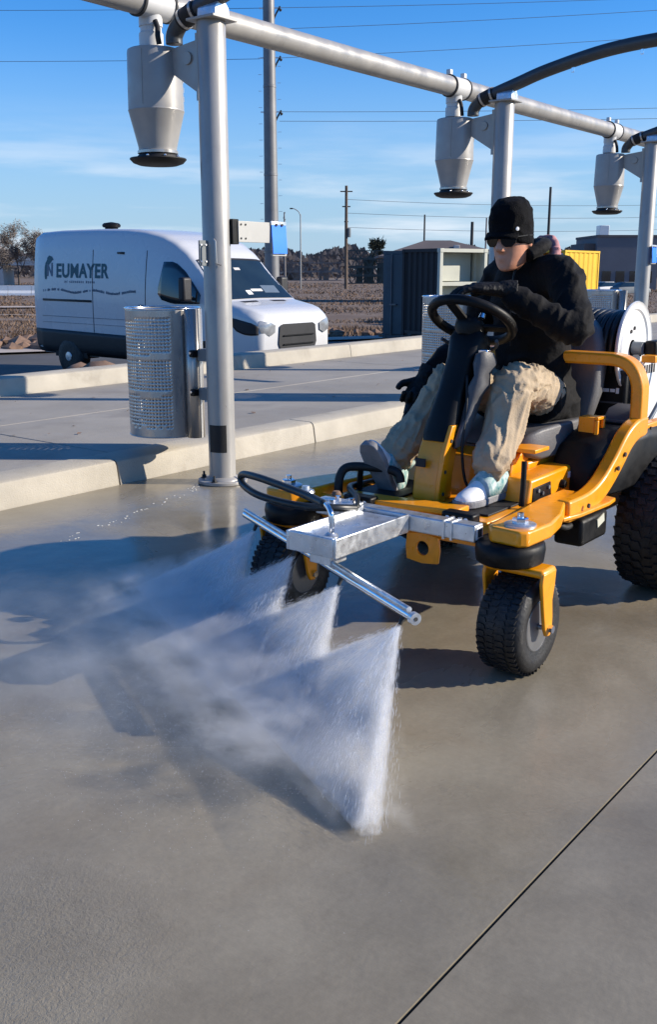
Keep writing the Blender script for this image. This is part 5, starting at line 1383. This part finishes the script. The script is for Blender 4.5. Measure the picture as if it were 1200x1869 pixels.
b.ball(hp_(.077, 0, -.066), (.012, .020, .006), 12, 8); b.ball(hp_(.074, 0, -.078), (.013, .018, .007), 12, 8); b.ball(hp_(.066, 0, -.106), (.018, .022, .014), 12, 8)
for s_ in (-1, 1):
    b.loft([oval(hp_(-.008 - .008*k, s_*(.070 + .005*k), -.012), hx, .024 + .004*k, .014 + .003*k, 12, hy) for k in range(3)])
    b.ball(hp_(.074, s_*.032, .018), (.010, .020, .007), 10, 8)
chain(b, [hp_(-.02, 0, -.07), V['neck'] + Vector((.01, 0, .02)), V['neck'] - Vector((.02, 0, .05))], [.056, .058, .068])
b.loft([oval(c, ax, ra, rb) for c, ax, ra, rb in [((.19, 0, .70), (0, 0, 1), .09, .13), ((.19, 0, .80), (0, 0, 1), .10, .145), ((.19, .01, .95), (.1, 0, 1), .08, .115), ((.22, .01, 1.10), (.2, 0, 1), .08, .115), ((.255, .01, 1.24), (.25, 0, 1), .065, .105), ((.295, 0, 1.31), (.3, 0, 1), .045, .07)]])
for s in 'LR':
    chain(b, [V['sh'+s], V['sh'+s].lerp(V['el'+s], .5), V['el'+s], V['el'+s].lerp(V['wr'+s], .5), V['wr'+s]], [.036, .034, .032, .030, .026])
    chain(b, [V['hip'+s], V['hip'+s].lerp(V['kn'+s], .5) + Vector((0, 0, .012)), V['kn'+s] + Vector((-.03, 0, 0)), V['kn'+s] + Vector((.015, 0, -.035)), V['kn'+s].lerp(V['an'+s], .5) + Vector((-.012, 0, 0)), V['an'+s]], [.070, .06, .045, .042, .040, .032])
    chain(b, [V['sh'+s], Vector((.25, 0, 1.24))], [.036, .05])
body_ = b.build('body', 'skin', man, smooth=180); fuse(body_, .0065, 3)
# jacket
m = MB()
m.loft([oval(c, ax, ra, rb, 24) for c, ax, ra, rb in [((.150, .01, .69), (.05, 0, 1), .140, .205), ((.155, .01, .76), (.05, 0, 1), .146, .205), ((.180, .01, .88), (.1, 0, 1), .122, .162), ((.205, .01, 1.02), (.2, 0, 1), .120, .160), ((.240, .013, 1.14), (.25, 0, 1), .120, .168), ((.268, .013, 1.235), (.3, 0, 1), .106, .160), ((.292, .003, 1.300), (.35, 0, 1), .080, .115), ((.312, 0, 1.345), (.4, 0, 1), .070, .076)]])
chain(m, [Vector((.285, .07, 1.275)), V['shL'], V['shL'].lerp(V['elL'], .5) + Vector((.0, .012, -.01)), V['elL'], V['elL'].lerp(V['wrL'], .5) + Vector((0, 0, -.008)), V['wrL'].lerp(V['elL'], .06)], [.072, .076, .067, .061, .054, .044], 18)
chain(m, [Vector((.25, -.07, 1.27)), V['shR'], V['shR'].lerp(V['elR'], .5), V['elR'], V['elR'].lerp(V['wrR'], .5), V['wrR'].lerp(V['elR'], .06)], [.070, .072, .064, .060, .052, .042], 18)
# skirt of the jacket lying over the lap
m.loft([oval(c, ax, ra, rb, 18) for c, ax, ra, rb in [((.16, .09, .77), (1, 0, .05), .11, .11), ((.27, .11, .785), (1, 0, .1), .105, .105), ((.36, .115, .80), (1, 0, .15), .098, .100)]])
m.loft([oval(c, ax, ra, rb, 18) for c, ax, ra, rb in [((.16, -.09, .77), (1, 0, .05), .11, .11), ((.27, -.10, .785), (1, 0, .1), .105, .105), ((.34, -.10, .80), (1, 0, .15), .098, .100)]])
jk = m.build('jacket', 'jacket', man, smooth=180); fuse(jk, .0075, 5)
def folds(co, axis, f1, f2, amp, seed=0.0):
    a = Vector(axis).normalized(); al = co.dot(a); pr = co - a*al
    q = pr*f1 + a*(al*f2) + Vector((seed, seed*.7, 0))
    n1 = mnoise.noise(q); n2 = mnoise.noise(q*2.1 + Vector((5, 1, 2)))
    return amp*((1 - min(1, abs(n1)*2.6))**1.4*1.5 - .5 + n2*.45)
eL = V['elL']
def jfold(co):
    d1 = min((co - V['elL']).length, (co - V['elR']).length)
    k = 1.0 + .9*max(0, 1 - d1/.16)
    return folds(co, (.35, -.3, 1), 7, 17, .0058*k, 3.0) if co.y < .20 else folds(co, V['wrL'] - V['elL'], 8, 24, .0055*k, 1.0)
wrinkle(jk, jfold)
m = MB(); m.tube(smooth_path([(.375, .055, 1.352), (.30, .082, 1.385), (.225, .045, 1.398), (.205, 0, 1.395), (.235, -.05, 1.388), (.30, -.075, 1.372), (.375, -.05, 1.345)], 5), [(.026, .034)]*31, 12)
cl = m.build('collar', 'jacket', man, smooth=180)
MB().tube(smooth_path([(.375, .02, 1.335), (.392, .01, 1.25), (.385, .005, 1.13), (.365, 0, 1.0)], 5), .006, 6).build('zip', 'black_plastic', jk)
# pink lining of the hood standing up behind the neck
m = MB(); m.tube(smooth_path([(.215, .095, 1.345), (.185, .085, 1.392), (.165, .045, 1.415), (.150, -.01, 1.410)], 5), [.014, .019, .022, .022, .022, .022, .022, .022, .022, .022, .022, .022, .020, .018, .015, .012], 10); hd = m.build('hood_lining', 'hoodie_pink', man, smooth=180); fuse(hd, .006, 2)
wrinkle(hd, lambda co: folds(co, (0, 1, .3), 30, 14, .006, 2))
# trousers
m = MB()
m.loft([oval(c, ax, ra, rb, 22) for c, ax, ra, rb in [((.13, 0, .705), (0, 0, 1), .13, .175), ((.15, 0, .76), (0, 0, 1), .135, .185), ((.17, 0, .85), (0, 0, 1), .115, .160)]])
for s, sg in (('L', 1), ('R', -1)):
    h, k, a = V['hip'+s], V['kn'+s], V['an'+s]
    chain(m, [h, h.lerp(k, .5) + Vector((0, 0, .012)), k + Vector((-.03, 0, .0)), k + Vector((.015, 0, -.035)), k.lerp(a, .5) + Vector((-.012, 0, 0)), a + Vector((-.012, 0, .075)), a + Vector((-.012, 0, .048))], [.094, .091, .078, .076, .071, .066, .063], 18)
tr_ = m.build('trousers', 'khaki', man, smooth=180); fuse(tr_, .0065, 4)
def tfold(co):
    k = V['knL'] if co.y > 0 else V['knR']; a = V['anL'] if co.y > 0 else V['anR']; h = V['hipL'] if co.y > 0 else V['hipR']
    if co.z < k.z - .02:
        base = folds(co, a - k, 34, 5, .0085, 1.3)
        low = max(0, 1 - (co.z - a.z)/.13); base = base*(1 - .6*low) + low*folds(co, a - k, 9, 30, .011, 8)
    else: base = folds(co, (k - h) + Vector((0, .25, -.15)), 30, 7, .0080, 4.4)
    return base*min(1.0, max(0.0, ((co - h).length - .10)/.12))
wrinkle(tr_, tfold)
# knitted cap with a short peak
rings = []
for u, f, bk, hw in [(.018, .090, -.098, .079), (.030, .094, -.101, .081), (.055, .094, -.103, .081), (.080, .091, -.106, .080), (.105, .083, -.104, .076), (.128, .066, -.094, .067), (.143, .042, -.072, .050), (.149, .012, -.045, .028)]:
    r_ = []
    for k in range(28):
        t = 2*PI*k/28; c, s_ = math.cos(t), math.sin(t); ff = f*c if c > 0 else -bk*c
        dz = (-.080*max(0, -c)**1.2 - .040*abs(s_)**1.5 if u < .05 else 0)
        r_.append(hp_(ff, hw*s_, u + dz))
    rings.append(r_)
cap = MB().loft(rings).build('beanie', 'beanie', man, smooth=180); fuse(cap, .006, 2)
wrinkle(cap, lambda co: folds(co, hz, 18, 26, .003, 6))
pk = []
for i, (f0, zz) in enumerate([(.070, .030), (.096, .026), (.110, .016), (.116, .010)]):
    pk.append([hp_(f0 - .030*(s_/.07)**2*(1 if i else .2), s_, zz + dz - .010*(s_/.07)**2) for s_, dz in [(-.070, 0), (-.035, 0), (0, 0), (.035, 0), (.070, 0), (.070, .008), (.035, .008), (0, .008), (-.035, .008), (-.070, .008)]])
MB().loft(pk).build('cap_peak', 'beanie', cap, smooth=60)
MB().lathe([(.0, .004), (.007, .003), (.008, 0)], hp_(.066, .064, .040), (hx + hy*.5).normalized(), 12).build('cap_button', 'white_print', cap)
# sunglasses
sg_ = MB().tube([hp_(.088, -.055, .012), hp_(.098, 0, .013), hp_(.088, .055, .012)], .004, 8).build('sunglasses', 'black_plastic', man)
for s_ in (-1, 1):
    MB().loft([[hp_(.090 + d_ - .012*(abs(x_)/.055)**2, s_*x_, z_) for x_, z_ in [(.006, .014), (.020, .020), (.048, .020), (.064, .014), (.063, -.010), (.048, -.024), (.024, -.024), (.009, -.010)]] for d_ in (0, .006)]).build('lens', 'lens_black', sg_, smooth=40)
    MB().tube([hp_(.078, s_*.062, .012), hp_(.02, s_*.078, .010), hp_(-.03, s_*.080, .004)], .004, 6).build('temple', 'black_plastic', sg_)
# gloved hands: palm, four fingers, thumb
def hand(name, wrist, palm_dir, back_dir, curl, thumb_side, spread=.17, parent=man, cuff=True, scale=1.0):
    W0 = Vector(wrist); d = Vector(palm_dir).normalized(); bk = Vector(back_dir); bk = (bk - d*bk.dot(d)).normalized(); sd_ = d.cross(bk)*thumb_side
    q = MB(); S = scale
    q.loft([[W0 + d*(u*S) + sd_*(w_*S*math.cos(t)) + bk*(h_*S*math.sin(t)) for t in [2*PI*k/16 for k in range(16)]] for u, w_, h_ in ((-.03, .030, .024), (.0, .031, .023), (.03, .038, .022), (.065, .045, .020), (.092, .044, .017), (.100, .040, .012))])
    for i, (off, L, r_) in enumerate(((.033, .078, .0105), (.011, .088, .0112), (-.011, .082, .0108), (-.032, .066, .0098))):
        base = W0 + d*(.088*S) + sd_*(off*S); dd = (d + sd_*(spread*(1.2 - i)*.35)).normalized(); pts = [base - d*.02, base]; c = 0
        for j, fr in enumerate((.45, .32, .23)):
            c += curl[j]*(1 + .06*i); v_ = dd*math.cos(c) - bk*math.sin(c); pts.append(pts[-1] + v_*L*fr*S)
        q.tube(smooth_path(pts, 4), list(np.linspace(r_*1.08*S, r_*.86*S, 17)), 10); q.ball(pts[-1], r_*.86*S, 10, 8)
    tb_ = W0 + d*(.022*S) + sd_*(.028*S); td = (d*.62 + sd_*.72 - bk*.28).normalized(); td2 = (d*.92 + sd_*.18 - bk*(.25 + .5*curl[0])).normalized()
    q.tube(smooth_path([tb_ - td*.012, tb_ + td*.020*S, tb_ + td*.048*S, tb_ + td*.048*S + td2*.030*S], 4), list(np.linspace(.0165*S, .0110*S, 13)), 10); q.ball(tb_ + td*.048*S + td2*.030*S, .0110*S, 10, 8)
    if cuff: q.tube([W0 - d*.055, W0 - d*.02, W0 + d*.005], [.039, .036, .031], 14)
    o = q.build(name, 'glove', parent, smooth=180); fuse(o, .0038, 2)
    wrinkle(o, lambda co: folds(co, d, 60, 40, .0014, 2)); return o
gl = hand('glove', (.640, .092, 1.226), (.60, -.78, .06), (-.10, .22, 1), (.20, .30, .28), 1, scale=1.14)
hand('glove', V['wrR'] + Vector((.012, -.002, -.012)), (.50, -.10, -.75), (-.75, -.45, -.45), (.75, .95, .7), -1, scale=1.15)
MB().tube(smooth_path([(.560, .168, 1.190), (.572, .160, 1.150), (.590, .145, 1.14), (.602, .120, 1.150)], 4), .007, 8).build('cuff_trim', 'grey_print', gl)
# shoes
def shoe(ank, toe_dir, up_dir, soleview=False):
    d = Vector(toe_dir).normalized(); u = Vector(up_dir); u = (u - d*u.dot(d)).normalized(); s_ = d.cross(u); A = Vector(ank)
    def pt(f, w_, h_): return A + d*f + s_*w_ + u*h_
    up = []
    for f, hw, top in [(-.085, .020, -.030), (-.078, .030, .030), (-.05, .036, .045), (-.01, .038, .040), (.03, .040, .018), (.07, .044, -.012), (.11, .046, -.030), (.145, .042, -.042), (.170, .030, -.052), (.180, .014, -.060)]:
        up.append([pt(f, hw*math.cos(t), -.078 + max(0.012, (top + .078))*max(0, math.sin(t))) for t in [PI*k/12 for k in range(13)]])
    o = MB().loft(up).build('shoe', 'shoe_white', man, smooth=180)
    sl = []
    for f, hw in [(-.092, .022), (-.085, .033), (-.05, .039), (0, .038), (.05, .043), (.10, .050), (.145, .047), (.175, .034), (.188, .016)]:
        sl.append([pt(f, w_, h_) for w_, h_ in ((-hw, -.098), (hw, -.098), (hw*1.03, -.085), (hw, -.072), (-hw, -.072), (-hw*1.03, -.085))])
    MB().loft(sl).build('sole', 'shoe_sole', o, bevel=.004, smooth=50)
    bt = [[pt(f, w_, h_) for w_, h_ in [(hw*math.cos(t), -.070 + (hh)*math.sin(t)) for t in [PI*k/10 for k in range(11)]]] for f, hw, hh in [(-.085, .0345, .098), (-.06, .0395, .123), (-.02, .0410, .125), (.03, .0425, .100), (.075, .0465, .066)]]
    MB().loft(bt).build('heel_panel', 'shoe_teal', o, smooth=180)
    MB().loft([oval(pt(-.025 - .004*k, 0, .040 + .030*k), u, .040 - .002*k, .036 - .001*k, 16, s_) for k in range(3)]).build('sock', 'shoe_teal', o, smooth=180)
    return o
shoe((.868, .195, .578), (1, -.10, 0), (0, 0, 1))
shoe((.880, -.210, .560), (.52, -.06, .85), (-.85, 0, .52))
# ------------------------------------------------------------------ water: four flat fans and the mist they throw up
def volume_mat(name, dens, col=(.95, .97, 1.0), aniso=.35, noise_scale=None, lo=.3, hi=.75, stretch=(1, 1, 1), detail=4):
    m = bpy.data.materials.new(name); m.use_nodes = True
    n, l = m.node_tree.nodes, m.node_tree.links; n.remove(n['Principled BSDF'])
    v = n.new('ShaderNodeVolumePrincipled'); v.inputs['Color'].default_value = (*col, 1); v.inputs['Anisotropy'].default_value = aniso
    if noise_scale:
        t = n.new('ShaderNodeTexCoord'); mp_ = n.new('ShaderNodeMapping'); mp_.inputs['Scale'].default_value = stretch
        l.new(t.outputs['Object'], mp_.inputs['Vector'])
        z = n.new('ShaderNodeTexNoise'); z.inputs['Scale'].default_value = noise_scale; z.inputs['Detail'].default_value = detail; z.inputs['Roughness'].default_value = .6
        l.new(mp_.outputs[0], z.inputs['Vector'])
        r_ = n.new('ShaderNodeMapRange'); r_.interpolation_type = 'SMOOTHSTEP'
        for k, x in zip(('From Min', 'From Max', 'To Min', 'To Max'), (lo, hi, 0, dens)): r_.inputs[k].default_value = x
        l.new(z.outputs['Fac'], r_.inputs['Value']); l.new(r_.outputs[0], v.inputs['Density'])
    else: v.inputs['Density'].default_value = dens
    l.new(v.outputs[0], n['Material Output'].inputs['Volume'])
    MATS[name] = m
    return m
def drop_mat():
    m = bpy.data.materials.new('water_drop'); m.use_nodes = True
    n, l = m.node_tree.nodes, m.node_tree.links; b = n['Principled BSDF']
    b.inputs['Base Color'].default_value = (.92, .95, 1.0, 1); b.inputs['Roughness'].default_value = .25
    tl = n.new('ShaderNodeBsdfTranslucent'); tl.inputs[0].default_value = (.95, .97, 1, 1)
    tp = n.new('ShaderNodeBsdfTransparent'); mx = n.new('ShaderNodeMixShader'); mx.inputs[0].default_value = .55
    mx2 = n.new('ShaderNodeMixShader'); mx2.inputs[0].default_value = .45
    l.new(b.outputs[0], mx.inputs[1]); l.new(tl.outputs[0], mx.inputs[2]); l.new(mx.outputs[0], mx2.inputs[1]); l.new(tp.outputs[0], mx2.inputs[2])
    l.new(mx2.outputs[0], n['Material Output'].inputs['Surface']); MATS['water_drop'] = m
drop_mat()
def to_world(p): return Vector((MOW[0] - p[0], MOW[1] - p[1], MOW[2] + p[2]))
BDW = -bd_; BDW = Vector((BDW.x, BDW.y, 0)).normalized()        # along the bar towards its near end, mower frame
volume_mat('fan_water', 85.0, col=(1, 1, 1), noise_scale=14.0, lo=.20, hi=.74, stretch=(1, 1, .5))
volume_mat('fan_halo', 5.5, col=(1, 1, 1), noise_scale=5.5, lo=.38, hi=.72, detail=3)
def fan_dir(t):      # t -1..1 across the fan; + towards the near end of the bar
    return FWD*.33 + BDW*(.46*t) + Vector((0, 0, -.33))
LABF = ['spray fan at the near end of the bar, closest to the front wheel', 'second spray fan from the near end of the bar', 'third spray fan from the near end of the bar, under the tray', 'farthest spray fan, at the end of the bar beside the looped hose']
for i, q in enumerate(NOZ):
    n0 = q + FWD*.014 - Vector((0, 0, .036))
    w0 = to_world(n0)
    t_ = thing('water_spray', LABF[i], 'water spray', (w0.x, w0.y, 0.004), PI, 'spray fans along the bar')
    H = n0.z
    nrm = fan_dir(0).cross(BDW).normalized()
    # thin wedge of fine water
    rings = []
    for j in range(9):
        s_ = .004 + 1.01*j/8; th = .004 + .034*s_**1.1
        row = [fan_dir(-1.0 + 2*k/12)*s_ for k in range(13)]
        rr_ = [p + nrm*th for p in row] + [p - nrm*th for p in row[::-1]]
        rings.append([(p.x, p.y, max(H + p.z - .004, .002)) for p in rr_])
    MB().loft(rings).build('water_sheet', 'fan_water', t_, smooth=0)
    rings = []
    for j in range(9):
        s_ = .10 + .95*j/8; th = .012 + .150*s_**1.3
        row = [fan_dir(-1.06 + 2.12*k/12)*s_ for k in range(13)]
        rr_ = [p + nrm*th for p in row] + [p - nrm*th for p in row[::-1]]
        rings.append([(p.x, p.y, max(H + p.z - .004, .003)) for p in rr_])
    MB().loft(rings).build('spray_mist', 'fan_halo', t_, smooth=0)
    # drops and streaks
    N = 16000
    tt = np.clip(rng.normal(0, .55, N) + rng.uniform(-.35, .35, N), -1.06, 1.06); ss = rng.uniform(.0, 1.0, N)**.60
    jets = rng.choice(np.linspace(-1, 1, 23), N); pick = rng.random(N) < .45
    tt = np.where(pick, jets + rng.normal(0, .012, N), tt)
    vs, fs = [], []
    for t, s_ in zip(tt, ss):
        dr = fan_dir(float(t)); c = dr*float(s_) + nrm*float(rng.normal(0, .006 + .028*s_))
        c += Vector((rng.normal(0, .006*s_), rng.normal(0, .006*s_), rng.normal(0, .006*s_)))
        L = dr.normalized()*float(rng.uniform(.004, .022)); wd = float(rng.uniform(.00025, .00055)); a_ = dr.orthogonal().normalized()*wd; b2 = dr.cross(a_).normalized()*wd
        z = H + c.z - .004
        if z < .004: continue
        c = Vector((c.x, c.y, z)); o = len(vs); vs += [c - L, c + a_, c - a_*.5 + b2*.87, c - a_*.5 - b2*.87, c + L*.6]
        fs += [(o, o+1, o+2), (o, o+2, o+3), (o, o+3, o+1), (o+4, o+2, o+1), (o+4, o+3, o+2), (o+4, o+1, o+3)]
    stuff(MB().add(vs, fs).build('droplets', 'water_drop', t_, smooth=0, fix=False))
# mist rolling ahead of the fans over the wet ground: soft-edged puffs of fine water
def puff_mat(name, dens, nscale, lo, hi):
    m = volume_mat(name, dens, col=(1, 1, 1), noise_scale=nscale, lo=lo, hi=hi, detail=3)
    n, l = m.node_tree.nodes, m.node_tree.links
    v = [x for x in n if x.type == 'PRINCIPLED_VOLUME'][0]; src = v.inputs['Density'].links[0].from_socket
    t = [x for x in n if x.type == 'TEX_COORD'][0]
    ln = n.new('ShaderNodeVectorMath'); ln.operation = 'LENGTH'; l.new(t.outputs['Object'], ln.inputs[0])
    r_ = n.new('ShaderNodeMapRange'); r_.interpolation_type = 'SMOOTHSTEP'
    for k, x in zip(('From Min', 'From Max', 'To Min', 'To Max'), (1.0, .15, 0, 1)): r_.inputs[k].default_value = x
    l.new(ln.outputs['Value'], r_.inputs['Value'])
    mu_ = n.new('ShaderNodeMath'); mu_.operation = 'MULTIPLY'; l.new(src, mu_.inputs[0]); l.new(r_.outputs[0], mu_.inputs[1]); l.new(mu_.outputs[0], v.inputs['Density'])
puff_mat('mist_near', 8.5, 2.6, .36, .70)
puff_mat('mist_far', 2.5, 2.2, .38, .72)
puff_mat('mist_thin', 0.8, 2.2, .38, .72)
ball_ = MB(); ball_.ball((0, 0, 0), 1.0, 20, 12)
def puff(c, sx_, sy_, sz_, material, label, first=[None]):
    o = ball_.build('mist', material, None, smooth=0); q = to_world(c)
    o.location = (q.x, q.y, c.z + .004); o.scale = (sx_, sy_, sz_); o.rotation_euler = (0, 0, math.atan2(-BDW.y, -BDW.x)); stuff(o); o['label'] = label
def mist_cloud():
    for i, q in enumerate(NOZ):                       # local x of a puff runs along the bar, y ahead of it
        c = q + FWD*.46; puff(Vector((c.x, c.y, .11)), .36, .30, .105, 'mist_near', 'white mist where the %s fan meets the ground' % ('nearest', 'second', 'third', 'farthest')[i])
    c = NOZ[1].lerp(NOZ[2], .4) + FWD*.80; puff(Vector((c.x, c.y, .155)), .80, .52, .15, 'mist_far', 'thin mist drifting ahead of the middle fans')
    c = NOZ[2].lerp(NOZ[3], .8) + FWD*1.0; puff(Vector((c.x, c.y, .175)), .75, .62, .17, 'mist_thin', 'thin mist drifting towards the kerb')
    # splash drops thrown along the line where the fans hit the ground
    vs, fs = [], []
    for k in range(9000):
        s_ = rng.uniform(-.08, 1.08); p = NOZ[0].lerp(NOZ[3], float(s_)) + FWD*float(.36 + abs(rng.normal(0, .30))) + BDW*float(rng.normal(0, .25))
        h = abs(rng.normal(0, .05)) + .004; r_ = float(rng.uniform(.0003, .0008)); c = Vector((p.x, p.y, h)); o = len(vs)
        vs += [c + Vector((r_, 0, 0)), c + Vector((-r_*.5, r_*.87, 0)), c + Vector((-r_*.5, -r_*.87, 0)), c + Vector((0, 0, r_*2)), c - Vector((0, 0, r_))]
        fs += [(o+3, o, o+1), (o+3, o+1, o+2), (o+3, o+2, o), (o+4, o+1, o), (o+4, o+2, o+1), (o+4, o, o+2)]
    s2 = stuff(MB().add(vs, fs).build('splash', 'water_drop', None, smooth=0, fix=False)); s2.location = MOW; s2.rotation_euler = (0, 0, PI)
    s2['label'] = 'fine splash drops bouncing off the wet ground under the spray'
mist_cloud()
